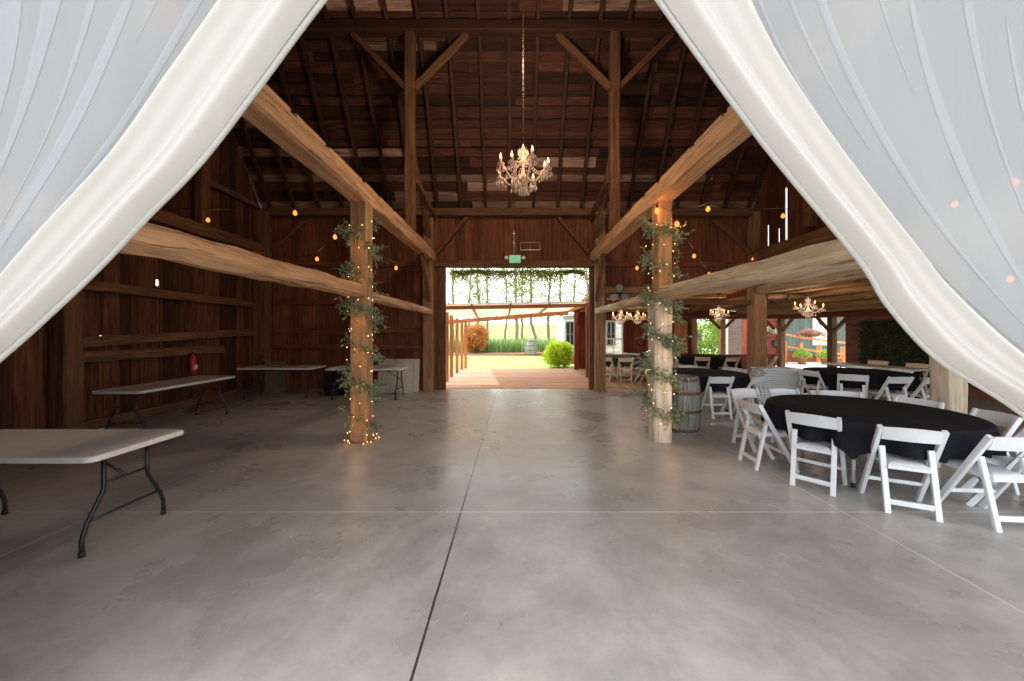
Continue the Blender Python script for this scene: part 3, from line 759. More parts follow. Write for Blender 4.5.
def chair(x, y, face, label, group, proto=WC):          # face in degrees: heading of the sitter
    rz = math.radians(face)
    if proto.name not in used:
        used[proto.name] = 1; o = proto; o.location = (x, y, 0); o.rotation_euler = (0, 0, rz); o['label'] = label; o['group'] = group; return o
    return dup(proto, (x, y, 0), rz, label, group)
def face_to(x, y, c): return math.degrees(math.atan2(c[1]-y, c[0]-x))

def round_table(c, r, label, clabel, chair_angles, drop=.38,  mat='black_cloth', cgroup=None, seed=1):
    t = thing('round_table', label, 'table', (c[0], c[1], 0), math.radians(83))
    mb = MB(); mb.lathe([(.02, .722), (r-.03, .722), (r-.015, .73), (r-.015, .742), (r-.03, .748), (.02, .748)], (0, 0, 0), 48, smooth=False); mb.build('tabletop', 'table_plastic', t)
    for k in range(4):
        a = PI/4+k*PI/2; q = r*.62
        mb = MB(); mb.tube([(q*math.cos(a)*.85, q*math.sin(a)*.85, .722), (q*math.cos(a)*.95, q*math.sin(a)*.95, .35), (q*math.cos(a), q*math.sin(a), 0)], .016, 8); l = mb.build('leg', 'grey_steel', t)
        mb = MB(); mb.tube([(q*math.cos(a)*.997, q*math.sin(a)*.997, 0), (q*math.cos(a)*.985, q*math.sin(a)*.985, .05)], .021, 8); mb.build('rubber_foot', 'black_plastic', l)
    for k in range(2):
        a = PI/4+k*PI; a2 = a+PI/2; q = r*.62*.9
        mb = MB(); mb.tube([(q*math.cos(a), q*math.sin(a), .5), (q*math.cos(a2), q*math.sin(a2), .5)], .012, 6); mb.build('leg_brace', 'grey_steel', t)
    # cloth
    mb = MB(); n = 180; rows = [(0.02, .7535, 0), (r*.5, .7535, 0), (r-.03, .7535, 0), (r-.008, .751, 0), (r+.006, .742, 0)]
    for i in range(1, 9): rows.append((r+.008, .742-(.742-drop)*i/8, i/8))
    vs = []; R2 = random.Random(seed)
    ph = [R2.uniform(0, 6.28) for _ in range(4)]
    for rr, z, s in rows:
        for j in range(n):
            an = 2*PI*j/n
            dz = rd = 0
            if s > 0:
                f = .042*math.sin(13*an+ph[0])+.032*math.sin(23*an+ph[1])+.012*math.sin(34*an+ph[2])
                rd = s**.8*(f-.012)
                zb = drop+.014*math.sin(3*an+ph[3])
                for ca in chair_angles:
                    q = abs((an-math.radians(ca)+PI) % (2*PI)-PI)*r
                    if q < .30: zb = max(zb, .485-.6*max(0, q-.22)); rd -= .0
                dz = (.742-(.742-zb)*s)-z
            vs.append(((rr+rd)*math.cos(an), (rr+rd)*math.sin(an), z+dz))
    fs = [(i*n+j, i*n+(j+1) % n, (i+1)*n+(j+1) % n, (i+1)*n+j) for i in range(len(rows)-1) for j in range(n)]+[tuple(range(n-1, -1, -1))]
    mb.add(vs, fs, None, 0, True); o = mb.build('tablecloth', mat); o.location = (c[0], c[1], 0)
    tag(o, clabel, 'tablecloth', cgroup)
    return t

def ring(c, d, items, group, proto=WC):
    for ang, lb, *ex in items:
        a = math.radians(ang); dd = ex[1] if len(ex) > 1 else d
        x_, y_ = c[0]+dd*math.cos(a), c[1]+dd*math.sin(a)
        chair(x_, y_, ang+180+(ex[0] if ex else 0), lb, group, proto)

T1 = (3.98, 4.06)
A1 = [(199, 'white folding chair seen from behind, left of the two facing away at nearest table', 22, .80), (243, 'white folding chair seen from behind, right of the two facing away at nearest table', 0, .82),
      (279, 'nearest white folding chair with wide open legs at lower right edge', -14, .96), (309, 'white folding chair tucked behind the nearest chair at right edge', 6, .93),
      (343, 'white folding chair at right end of the nearest black table', 4, .93), (20, 'white folding chair on far side of nearest table by the pale post', 0, .93),
      (57, 'white folding chair on far side of nearest table, middle of three', 0, .93), (92, 'white folding chair on far side of nearest table, by the stacked chairs', 0, .95),
      (121, 'white folding chair at left of nearest table, farther of the side pair', -22, 1.12), (163, 'white folding chair at left of nearest table, nearer of the side pair', 15, .95)]
ring(T1, .9, A1, 'chairs around the nearest round table')
round_table(T1, .90, 'round folding table nearest the camera under black cloth', 'black cloth draped over the nearest round table', [a[0] for a in A1], .385, seed=3)
T2 = (3.95, 7.6)
A2 = [(263, 'white folding chair seen from behind next to the barrel', 4, .80), (305, 'white folding chair at front right of table behind the barrel', 0, .92),
      (342, 'white folding chair at right of table behind the barrel', 0, .95), (28, 'white folding chair on far right of table behind the barrel', 0, .95),
      (75, 'white folding chair on far side of table behind the barrel', 0, .95)]
ring(T2, .9, A2, 'chairs around the table behind the barrel')
round_table(T2, .88, 'round folding table behind the barrel under black cloth', 'black cloth on the round table behind the barrel', [a[0] for a in A2], .36, seed=5)
T3 = (7.42, 7.72)
A3 = [(180, 'white folding chair at left end of black table before the green wall', 10, .88), (222, 'white folding chair squarely facing away before the green wall table', 10, .92),
      (255, 'white folding chair turned aside at front of the green wall table', 14, .95), (288, 'white folding chair beside the pale post at the green wall table', 0, .98),
      (44, 'white folding chair beyond the green wall table, left of the far pair', 0, .95), (8, 'white folding chair beyond the green wall table, right of the far pair', 0, .95)]
ring(T3, .9, A3, 'chairs around the table before the green wall')
round_table(T3, .90, 'round folding table before the green wall under black cloth', 'black cloth on the round table before green wall', [a[0] for a in A3], .2, seed=7)
# rear annex tables with wooden chairs
T5 = (3.72, 12.15)
A5 = [(224, 'pale wooden folding chair at rear annex table nearest the doorway post', 0, .96), (255, 'pale wooden folding chair facing away at the rear annex grey table', 8, .96),
      (292, 'pale wooden folding chair turned aside at the rear annex grey table', 20, .98), (100, 'pale wooden folding chair on far side of the rear annex grey table', 0, .96),
      (55, 'pale wooden folding chair at far right of the rear annex grey table', 0, .96)]
ring(T5, .9, A5, 'wooden chairs in the rear annex', NC)
round_table(T5, .90, 'round folding table in the rear annex behind post under grey cloth', 'dark grey cloth on rear annex table behind the post', [a[0] for a in A5], .30, 'grey_cloth', seed=9)
T6 = (6.75, 12.45)
A6 = [(232, 'pale wooden folding chair left of the pair below the green window', 20, 1.06), (276, 'pale wooden folding chair right of the pair below the green window', 0, 1.06),
      (178, 'pale wooden folding chair at left end of the table below green window', 0, 1.04)]
ring(T6, .9, A6, 'wooden chairs below the green window', NC)
round_table(T6, .98, 'round folding table below the far green window under black cloth', 'black cloth on the table below far green window', [a[0] for a in A6], .25, seed=11)
T7 = (5.35, 14.0)
ring(T7, .9, [(205, 'wooden folding chair at small far table near the bright window', 0, .98), (250, 'wooden folding chair before the red far door', 0, .98)], 'wooden chairs by the far red wall', NC)
round_table(T7, .75, 'small round table against the far red wall under grey cloth', 'grey cloth on small table against the far red wall', [205, 250], .30, 'grey_cloth', seed=12)
chair(7.75, 11.3, 60, 'wooden folding chair before the lap sided wall, nearer of two', 'loose wooden chairs', NC)
chair(8.35, 11.7, 150, 'wooden folding chair before the lap sided wall, farther of two', 'loose wooden chairs', NC)

# folding tables
def make_ftable(label, x0, x1, y0, y1, rz=0, cx=None, mat='table_plastic', group='white folding tables'):
    c = cx or ((x0+x1)/2, (y0+y1)/2); lx, ly = x1-x0, y1-y0
    t = thing('folding_table', label, 'table', (c[0], c[1], 0), rz, group)
    along = lx >= ly
    a, bb = (lx/2, ly/2) if along else (ly/2, lx/2)
    def q(x, y, z): return (x, y, z) if along else (-y, x, z)
    mb = MB(); rc = .06; loop = []
    for sx, sy, s0 in ((1, 1, 0), (-1, 1, 90), (-1, -1, 180), (1, -1, 270)):
        for k in range(7):
            an = math.radians(s0+15*k); loop.append((sx*(a-rc)+rc*math.cos(an), sy*(bb-rc)+rc*math.sin(an)))
    n = len(loop); vs = []
    for ins, z in ((.012, .700), (0, .706), (0, .738), (.007, .745)):
        for x_, y_ in loop: vs.append(q(x_*(1-ins/a), y_*(1-ins/bb), z))
    mb.add(vs, [(i*n+j, i*n+(j+1) % n, (i+1)*n+(j+1) % n, (i+1)*n+j) for i in range(3) for j in range(n)]+[tuple(range(n-1, -1, -1)), tuple(3*n+j for j in range(n))])
    mb.build('tabletop', mat, t)
    mb = MB()
    for s in (-1, 1): mb.beam(q(-a+.1, s*(bb-.09), .69), q(a-.1, s*(bb-.09), .69), .025, .03)
    mb.build('apron_rail', 'dark_steel', t)
    for s in (-1, 1):
        X = s*(a-.15)
        for d in (-1, 1):
            mb = MB(); pts = [(X, d*.16, .70), (X, d*.16, .46), (X, d*.165, .42), (X, d*.27, .22), (X, d*.30, .12), (X, d*.30, 0)]
            mb.tube([q(*p) for p in pts], .0145, 8); l = mb.build('leg', 'dark_steel', t)
            mb = MB(); mb.tube([q(X, d*.30, 0), q(X, d*.30, .035)], .019, 8); mb.build('foot_cap', 'black_plastic', l)
        mb = MB(); mb.tube([q(X, -.16, .475), q(X, .16, .475)], .010, 6); mb.tube([q(X, -.262, .235), q(X, .262, .235)], .010, 6); mb.build('cross_bar', 'dark_steel', t)
        mb = MB(); mb.tube([q(X, 0, .475), q(X-s*.38, 0, .69)], .010, 6); mb.build('folding_strut', 'dark_steel', t)
    return t
make_ftable('white folding table nearest the camera at left edge', -4.72, -3.00, 2.51, 3.25)
make_ftable('white folding table set along the left plank wall', -6.30, -5.55, 5.25, 7.08)
make_ftable('white folding table in the dark back left corner', -6.66, -4.86, 8.45, 9.2)
make_ftable('white folding table behind the left wrapped post by leaning tables', -4.46, -2.67, 8.30, 9.02)
make_ftable('cream folding table along the green wall', -.92, .92, -.38, .38, math.radians(106), (9.08, 9.05), 'table_plastic')
chair(10.05, 9.95, 196, 'wooden folding chair against the green wall, farther of two', 'wooden chairs by the green wall', NC)
chair(10.2, 9.1, 196, 'wooden folding chair against the green wall, nearer of two', 'wooden chairs by the green wall', NC)

def leaning_table(label, x, y, tilt, w, h):
    t = thing('folded_table', label, 'table', (x, y, 0), 0, 'folded tables leaning on the back wall'); t.rotation_euler = (-tilt, 0, 0)
    mb = MB(); mb.box((0, 0, h/2), (w, .045, h), ch=.012); mb.build('tabletop', 'table_beige', t)
    mb = MB()
    for s in (-1, 1): mb.tube([(s*(w/2-.08), .035, .06), (s*(w/2-.08), .035, h-.06)], .012, 6)
    mb.build('folded_leg', 'dark_steel', t)
    mb = MB(); mb.box((0, -.026, h-.18), (.14, .008, .03), ch=.003); mb.build('handle', 'black_plastic', t)
leaning_table('pale folded table leaning on back wall, front one with hand slot', -3.14, 9.28, .16, .92, .80)
leaning_table('pale folded table leaning on back wall, taller one behind', -3.05, 9.47, .16, .96, .88)

# stack of folded chairs lying flat
def flat_chair(k, z, label):
    t = thing('folded_chair', label, 'chair', (6.08+R.uniform(-.03, .03), 8.3+R.uniform(-.03, .03), z), R.uniform(-.06, .06)+(PI if k % 2 else 0), 'stacked folded white chairs')
    for s in (-1, 1):
        mb = MB(); mb.box((0, s*.212, .02), (.86, .024, .036), ch=.004); mb.build('leg', 'resin_white', t)
        mb = MB(); mb.box((-.1, s*.183, .02), (.58, .024, .034), ch=.004); mb.build('leg', 'resin_white', t)
    mb = MB(); mb.box((.36, 0, .022), (.13, .40, .022), ch=.004); mb.build('back_rail', 'resin_white', t)
    mb = MB(); mb.box((-.02, 0, .026), (.37, .335, .034), ch=.01); mb.build('seat', 'vinyl_white', t)
    mb = MB(); mb.box((-.33, 0, .02), (.036, .34, .02)); mb.build('stretcher', 'resin_white', t)
ORD = ['bottom', 'second', 'third', 'fourth', 'fifth', 'sixth', 'seventh', 'eighth', 'ninth', 'tenth', 'eleventh', 'twelfth', 'thirteenth', 'fourteenth', 'fifteenth', 'sixteenth', 'top']
for k in range(17):
    flat_chair(k, k*.0455, f'folded white chair lying flat in the stack, {ORD[k]}{" one" if k in (0, 16) else " from the bottom"}')

# barrel
def barrel(c, h, rm, re, label, name='wooden_barrel', hoops=(.04, .30, .66, .95), mat='grey_stave'):
    t = thing(name, label, 'barrel', (c[0], c[1], c[2]))
    prof = lambda z: re+(rm-re)*(1-(2*z/h-1)**2)
    mb = MB(); ns = 22
    for k in range(ns):
        a0, a1 = 2*PI*(k+.03)/ns, 2*PI*(k+.97)/ns; vs = []; gs = []; o = R.uniform(-50, 50); m_ = 10
        for i in range(m_+1):
            z = h*i/m_; r_ = prof(z)
            for a, q in ((a0, r_), (a1, r_), (a1, r_-.03), (a0, r_-.03)):
                vs.append((q*math.cos(a), q*math.sin(a), z)); gs.append((z+o, a*.25, q))
        mb.add(vs, [(i*4+j, i*4+(j+1) % 4, i*4+4+(j+1) % 4, i*4+4+j) for i in range(m_) for j in range(4)]+[(3, 2, 1, 0), (m_*4, m_*4+1, m_*4+2, m_*4+3)], gs)
    mb.build('staves', mat, t)
    mb = MB()
    for s in range(6):
        x0 = -re+.02+(2*re-.04)*s/6; x1 = x0+(2*re-.04)/6-.004; hy = lambda x: math.sqrt(max(.0004, (re-.02)**2-x*x))
        mb.prism([(x0, -hy(x0), h-.035), (x1, -hy(x1), h-.035), (x1, hy(x1), h-.035), (x0, hy(x0), h-.035)], (0, 0, .015))
    mb.build('head', mat, t)
    for f in hoops:
        z = h*f; w = .045
        mb = MB(); mb.lathe([(prof(z-w/2)-.002, z-w/2), (prof(z-w/2)+.005, z-w/2), (prof(z+w/2)+.005, z+w/2), (prof(z+w/2)-.002, z+w/2)], (0, 0, 0), 40); mb.build('hoop', 'rust_iron', t)
barrel((2.75, 5.80, 0), .90, .262, .222, 'weathered grey wooden barrel with rusty hoops beside the pale post', hoops=(.06, .40, .72, .95))

# ================================================================ LIGHTS
def chandelier(c, rad, arms, ztop, label, power, hh=1.0):
    t = thing('crystal_chandelier', label, 'chandelier', c); k = rad/.42
    mb = MB(); mb.lathe([(.004, -.30*k), (.028*k, -.27*k), (.012*k, -.22*k), (.05*k, -.14*k), (.065*k, -.08*k), (.03*k, -.02*k), (.022*k, .06*k), (.05*k, .12*k), (.03*k, .18*k), (.018*k, .26*k), (.05*k, .32*k), (.02*k, .38*k), (.006*k, .42*k)], (0, 0, 0), 14)
    mb.build('stem', 'crystal', t)
    mb = MB(); z = .42*k; i = 0; L_ = ztop-c[2]-.02
    if L_ > .8:
        while z < L_:
            a = (i % 2)*PI/2; ln = .09
            pts = [(.012*math.cos(q)*math.cos(a), .012*math.cos(q)*math.sin(a), z+ln*.62*(1+math.sin(q))/2) for q in [j*PI/4 for j in range(9)]]
            mb.tube(pts, .0035, 4, cap=False); z += ln*.5; i += 1
    else: mb.tube([(0, 0, z-.01), (0, 0, L_)], .005, 6)
    mb.lathe([(.06, L_-.03), (.05, L_), (.02, L_+.005)], (0, 0, 0), 12)
    mb.build('chain', 'chain_metal', t)
    for j in range(arms):
        a = 2*PI*j/arms+.35; ca, sa = math.cos(a), math.sin(a); rr = rad*(.96 if j % 2 else .86); dz = 0.0 if j % 2 else .09*k
        pts = []
        for i in range(13):
            s = i/12; pts.append((rr*s*ca, rr*s*sa, dz*s+(.0-.17*math.sin(PI*min(1, s*1.15))-.05*s*s)*k))
        mb = MB(); mb.tube(pts, [.013*k]*13, 7); arm = mb.build('arm', 'crystal', t)
        e = Vector(pts[-1])
        mb = MB(); mb.lathe([(.01*k, -.02*k), (.055*k, .012*k), (.06*k, .022*k), (.02*k, .02*k), (.021*k, .03*k), (.021*k, .09*k), (.024*k, .095*k)], e, 12); mb.build('candle_cup', 'crystal', arm)
        mb = MB(); mb.lathe([(.008*k, .092*k), (.017*k, .115*k), (.015*k, .135*k), (.006*k, .165*k), (.001, .185*k)], e, 8); mb.build('flame_bulb', 'flame_bulb', arm)
        mb = MB()
        def drop(p, s):
            mb.tube([p, p-Vector((0, 0, .03*s))], .0015*k, 4, cap=False)
            mb.lathe([(.001, -.075*s), (.012*s, -.06*s), (.010*s, -.045*s), (.001, -.028*s)], p, 6, smooth=False)
        for q in range(7):
            an = 2*PI*q/7; drop(e+Vector((.055*k*math.cos(an), .055*k*math.sin(an), .015*k)), k*1.5)
        drop(Vector(pts[6])-Vector((0, 0, .012*k)), k*1.5); drop(Vector(pts[9])-Vector((0, 0, .012*k)), k*1.3)
        drop(Vector((.12*k*ca, .12*k*sa, -.14*k)), k*2.3); drop(Vector(pts[4])-Vector((0, 0, .012*k)), k*1.9); drop(Vector((.06*k*ca, .06*k*sa, -.20*k)), k*2.2)
        drop(Vector((.07*k*math.cos(a+.4), .07*k*math.sin(a+.4), .36*k)), k*1.6); drop(Vector((.05*k*ca, .05*k*sa, .22*k)), k*1.6)
        mb.build('crystal_drops', 'crystal', arm)
        # bead swag to the stem
        mb = MB(); top = Vector((.03*k*ca, .03*k*sa, .28*k))
        for q in range(1, 14):
            s = q/14; p = top.lerp(e+Vector((0, 0, .03*k)), s)-Vector((0, 0, .16*k*math.sin(PI*s)))
            mb.ball(p, .014*k, 6)
        mb.build('bead_swag', 'crystal', arm)
    lt = bpy.data.lights.new('chandelier_and_fill_light', 'POINT'); lo = bpy.data.objects.new('chandelier_and_fill_light', lt); COL.objects.link(lo)
    lt.energy = power; lt.color = (1, .78, .56); lt.shadow_soft_size = rad*.8; lo.parent = t; lo.location = (0, 0, 1.7 if L_ > .8 else .05)  # over the main chandelier: added unseen fill lamp brightening roof and nave
    if L_ > .8:
        l2 = bpy.data.lights.new('candle_glow', 'POINT'); o2 = bpy.data.objects.new('candle_glow', l2); COL.objects.link(o2)
        l2.energy = 14; l2.color = (1, .62, .36); l2.shadow_soft_size = .3; o2.parent = t; o2.location = (0, -.1, .22)
    return t
chandelier((.125, 5.42, 4.07), .42, 8, 10.0, 'crystal chandelier with lit candle bulbs hanging high in the nave', 210)
chandelier((7.1, 8.6, 2.19), .29, 6, 2.78, 'small lit crystal chandelier over the table before the green wall', 16)
chandelier((6.2, 10.8, 2.15), .26, 6, 2.78, 'small lit crystal chandelier left of the tan corner post', 12)
chandelier((3.45, 11.6, 2.09), .30, 6, 2.72, 'small lit chandelier in rear annex beside the doorway post', 12)
chandelier((4.45, 12.9, 2.12), .30, 6, 2.63, 'small lit chandelier in rear annex behind the right wrapped post', 12)

def festoon(pts, bulbs, label, sag=.0, power=0):
    pts = [Vector(p) for p in pts]; o0 = pts[0]
    t = thing('festoon_string', label, 'string lights', o0, group='festoon bulb strings')
    fine = []
    for a, b in zip(pts, pts[1:]):
        for i in range(10):
            s = i/10; fine.append(a.lerp(b, s)-Vector((0, 0, sag*4*s*(1-s)*(b-a).length*.12))-o0)
    fine.append(pts[-1]-o0)
    mb = MB(); mb.tube(fine, .006, 5); mb.build('cable', 'wire_black', t)
    for p in bulbs:
        p = Vector(p)-o0; q = min(fine, key=lambda f: (f-p).length); top = Vector((p.x, p.y, p.z+.085))
        mb = MB(); mb.tube([q, top], .004, 5); mb.tube([top+Vector((0, 0, .01)), top-Vector((0, 0, .045))], .016, 8); sk = mb.build('socket', 'wire_black', t)
        mb = MB(); mb.lathe([(.012, .045), (.02, .03), (.034, .0), (.030, -.022), (.012, -.04), (.001, -.042)], p, 10); mb.build('bulb', 'festoon_bulb', sk)
        if power:
            lt = bpy.data.lights.new('bulb_light', 'POINT'); lo = bpy.data.objects.new('bulb_light', lt); COL.objects.link(lo)
            lt.energy = power; lt.color = (1, .45, .14); lt.shadow_soft_size = .05; lo.parent = sk; lo.location = p
festoon([P(152, 207, 7.3), P(208, 209, 6.9), P(295, 205, 6.0), P(352, 190, 5.3)], [P(208, 220, 6.9), P(295, 213, 6.0)], 'string of amber bulbs from left wall to top of left wrapped post', .1, 4)
festoon([P(356, 207, 5.2), P(335, 230, 6.2), P(317, 252, 7.2), P(285, 256, 8.4), P(256, 250, 9.5)], [P(335, 237, 6.2), P(317, 259, 7.2), P(256, 257, 9.5)], 'string of amber bulbs from left wrapped post to back corner', .3, 4)
festoon([P(372, 245, 5.5), P(396, 262, 7.5), P(428, 252, 9.5)], [P(396, 268, 7.5)], 'short amber bulb string between left wrapped post and doorway', .2, 2)
festoon([P(676, 213, 5.2), P(707, 203, 5.6), P(783, 208, 6.8), P(840, 220, 6.6)], [P(677, 224, 5.2), P(657, 211, 5.1), P(708, 209, 5.6), P(783, 216, 6.8)], 'string of amber bulbs from right wrapped post to right wall', .15, 4)
festoon([P(678, 220, 5.3), P(694, 249, 7.0), P(706, 268, 8.2), P(720, 268, 8.6), P(753, 252, 9.5)], [P(694, 256, 7.0), P(709, 274, 8.2), P(719.5, 273, 8.6), P(753, 259, 9.5)], 'string of amber bulbs from right wrapped post to back corner', .2, 3)
festoon([P(655, 245, 5.5), P(637, 262, 7.5), P(608, 258, 9.4)], [P(637, 268, 7.5)], 'short amber bulb string between right wrapped post and doorway', .2, 2)
festoon([P(900, 212, 4.9), P(955, 196, 4.4), P(1015, 174, 4.0), P(1100, 165, 3.5)], [P(955, 204, 4.4), P(985, 206, 4.6), P(1015, 182, 4.0)], 'string of amber bulbs showing faintly through the right curtain', .1, 2)
festoon([P(960, 262, 4.9), P(1010, 270, 4.4), P(1090, 262, 4.0)], [P(1010, 279, 4.4)], 'lower single amber bulb showing through the right curtain', .1, 2)

# garlands of eucalyptus around the nave posts, with fairy lights
def garland(px_, py_, hw, z0, z1, turns, label, n, seed):
    R3 = random.Random(seed)
    t = thing('greenery_garland', label, 'garland', (px_, py_, 0), group='eucalyptus garlands on the posts')
    path = []
    m_ = 160
    for i in range(m_+1):
        s = i/m_; a = 2*PI*turns*s+seed
        c, d = math.cos(a), math.sin(a); q = max(abs(c), abs(d)); rr = (hw+.03)/q*(.93+.07*q)
        path.append(Vector((rr*c, rr*d, z1+(z0-z1)*s+.04*math.sin(9*a))))
    mb = MB(); mb.tube(path, .008, 5); mb.build('stem', 'stem_green', t)
    mb = MB()
    clumps = [R3.random() for _ in range(13)]
    for i in range(n):
        s = R3.choice(clumps)+R3.gauss(0, .03) if R3.random() < .65 else R3.random()
        s = min(.999, max(0, s)); p = path[int(s*m_)]
        out = Vector((p.x, p.y, 0)).normalized()
        tw = Vector((R3.gauss(0, .8), R3.gauss(0, .8), R3.gauss(-.25, .8)))+out*.40; tw.normalize()
        l = R3.uniform(.08, .22); tip = p+tw*l
        if max(abs(tip.x), abs(tip.y)) < hw+.01: tip += out*(.05+hw+.02-max(abs(tip.x), abs(tip.y)))
        mb.tube([p, tip], .0022, 3, cap=False)
        for k in range(5):
            b = p.lerp(tip, .3+.7*k/4)
            d = (tw*.5+Vector((R3.gauss(0, .7), R3.gauss(0, .7), R3.gauss(0, .6)))).normalized()
            if max(abs(b.x), abs(b.y)) < hw+.012: b = b+out*.03
            e = b+d*.055
            if max(abs(e.x), abs(e.y)) < hw+.005: d = out
            mb.leaf(b, d, Vector((R3.gauss(0, 1), R3.gauss(0, 1), R3.gauss(0, 1))), R3.uniform(.045, .075), R3.uniform(.022, .034), 0)
    mb.build('leaves', 'eucalyptus_leaf', t, False)
    return t
garland(-2.30, 5.32, .135, .15, 3.32, 6, 'green eucalyptus garland spiralling around the left tan post', 400, 1)
garland(2.18, 5.32, .140, .15, 3.32, 6, 'green eucalyptus garland spiralling around the right pale post', 620, 2)
def fairy(px_, py_, hw, z0, z1, turns, label, nb, seed, heap):
    R3 = random.Random(seed)
    t = thing('fairy_lights', label, 'string lights', (px_, py_, 0), group='fairy lights around the posts')
    path = []; m_ = 300
    for i in range(m_+1):
        s = i/m_; a = 2*PI*turns*s
        c, d = math.cos(a), math.sin(a); q = max(abs(c), abs(d)); rr = (hw+.012)/q
        path.append(Vector((rr*c, rr*d, z1+(z0-z1)*s+.03*math.sin(5*a))))
    if heap:
        for i in range(60):
            a = i*.5; path.append(Vector(((hw+.03+.03*math.sin(i*1.7))*1.25*math.cos(a), (hw+.03+.03*math.sin(i*1.7))*1.25*math.sin(a), .018+.01*math.sin(i))))
    mb = MB(); mb.tube(path, .002, 3); mb.build('wire', 'chain_metal', t)
    mb = MB(); mb.ball((0, 0, 0), .005, 6); b0 = mb.build('bulb', 'fairy_bulb', t)
    for k in range(nb):
        i = int((k+R3.random())/nb*(len(path)-1)); p = path[i]; o = b0 if k == 0 else b0.copy()
        if k: COL.objects.link(o); o.parent = t
        o.location = p+Vector((p.x, p.y, 0)).normalized()*.012+Vector((0, 0, R3.gauss(0, .02) if p.z > .1 else .01))
    for z in (.3, .8, 1.3, 1.8, 2.4, 2.9):
        lt = bpy.data.lights.new('fairy_glow', 'POINT'); lo = bpy.data.objects.new('fairy_glow', lt); COL.objects.link(lo)
        lt.energy = .7; lt.color = (1, .5, .18); lt.shadow_soft_size = .12; lo.parent = t; lo.location = (.05, -(hw+.17), z)
fairy(-2.30, 5.32, .130, .05, 3.3, 13, 'warm fairy lights wound around the left tan post', 100, 3, True)
fairy(2.18, 5.32, .142, .25, 3.3, 13, 'warm fairy lights wound around the right pale post', 95, 4, False)

# ================================================================ SMALL THINGS ON THE WALLS
t = thing('exit_sign', 'green lit exit sign with two emergency lamps above the doorway', 'sign', (.0, 9.66, 3.58))
mb = MB(); mb.box((0, 0, 0), (.31, .06, .21), ch=.008); mb.build('housing', 'green_sign', t)
def letters(txt, h, mat, parent, loc, rot, name='lettering'):
    cu = bpy.data.curves.new('tmp_text', 'FONT'); cu.body = txt; cu.size = h; cu.align_x = 'CENTER'; cu.align_y = 'CENTER'; cu.extrude = .002
    o = bpy.data.objects.new('tmp_text', cu); COL.objects.link(o)
    bpy.context.view_layer.update()
    me = bpy.data.meshes.new_from_object(o.evaluated_get(bpy.context.evaluated_depsgraph_get()))
    bpy.data.objects.remove(o); me.name = name; me.materials.clear(); me.materials.append(MATS[mat])
    q = bpy.data.objects.new(name, me); COL.objects.link(q); q.parent = parent; q.location = loc; q.rotation_euler = rot
    return q
letters('EXIT', .135, 'sign_white', t, (0, -.033, 0), (PI/2, 0, 0))
for s in (-1, 1):
    mb = MB(); mb.tube([(s*.155, 0, .03), (s*.20, -.01, .03)], .012, 6); mb.lathe([(.02, 0), (.045, .02), (.05, .07), (.02, .075)], (0, 0, 0), 12)
    vv = mb.v; k0 = len(vv)-48
    for i in range(k0, len(vv)): x_, y_, z_ = vv[i]; vv[i] = (x_+s*.235, .02-z_, y_+.03)
    mb.build('emergency_lamp', 'sign_white', t)
t = thing('conduit_pipe', 'thin pale conduit running up the wall above the exit sign', 'pipe', (-.03, 9.822, 3.70))
mb = MB(); mb.tube([(0, 0, 0), (0, 0, .72)], .012, 8); mb.build('pipe', 'conduit', t)
mb = MB(); mb.box((0, -.005, .36), (.05, .02, .03), ch=.004); mb.box((0, -.005, .62), (.05, .02, .03), ch=.004); mb.build('clamp', 'conduit', t)
t = thing('wire_basket_rack', 'small white wire rack on the wall right of exit sign', 'rack', (.42, 9.815, 3.86))
mb = MB()
for z in (0, .21): mb.tube([(-.27, 0, z), (.27, 0, z)], .010, 6)
for x_ in (-.27, 0.0, .27): mb.tube([(x_, 0, 0 if x_ else .0), (x_, 0, .21 if x_ else .12)], .010, 6)
mb.build('frame', 'conduit', t)
mb = MB(); mb.box((.0, -.01, .0), (.50, .05, .012)); mb.build('shelf', 'conduit', t)
t = thing('wall_fan', 'black wall fan with three pale blades on the right back wall', 'fan', (2.83, 9.68, 2.62), .0)
mb = MB(); mb.tube([(0, .12, 0), (0, -.06, 0)], .07, 14); mb.build('motor', 'black_plastic', t)
mb = MB()
for k in range(3):
    a = PI/2+2*PI*k/3; ca, sa = math.cos(a), math.sin(a); pts = []
    for r_, w_ in ((.05, .05), (.12, .15), (.20, .18), (.26, .12), (.275, .03)):
        pts.append((r_, w_/2)); 
    lp = pts+[(r_, -w_) for r_, w_ in reversed(pts)]
    mb.prism([(r_*ca-w_*sa, -.075+.18*w_, r_*sa+w_*ca) for r_, w_ in lp], (0, -.006, 0))
mb.build('blade', 'fan_blade', t)
mb = MB()
for r_ in (.10, .17, .24, .31):
    for y_ in ((-.13, .02) if r_ < .3 else (-.05,)): mb.tube([(r_*math.cos(a), y_, r_*math.sin(a)) for a in [i*PI/16 for i in range(33)]], .004, 4, cap=False)
for k in range(16):
    a = k*PI/8; mb.tube([(.03*math.cos(a), -.13, .03*math.sin(a)), (.26*math.cos(a), -.13, .26*math.sin(a)), (.31*math.cos(a), -.05, .31*math.sin(a))], .0035, 4, cap=False)
mb.build('guard', 'black_plastic', t)
t = thing('fire_extinguisher', 'red fire extinguisher hanging on the left plank wall', 'extinguisher', (XL+.17, 7.58, .76))
mb = MB(); mb.lathe([(.02, 0), (.062, .01), (.065, .03), (.065, .29), (.05, .335), (.02, .355), (.018, .38)], (0, 0, 0), 16); mb.build('cylinder', 'red_paint', t)
mb = MB(); mb.box((.065, 0, .10), (.008, .085, .085), ch=.003); mb.build('label_plate', 'sign_white', t)
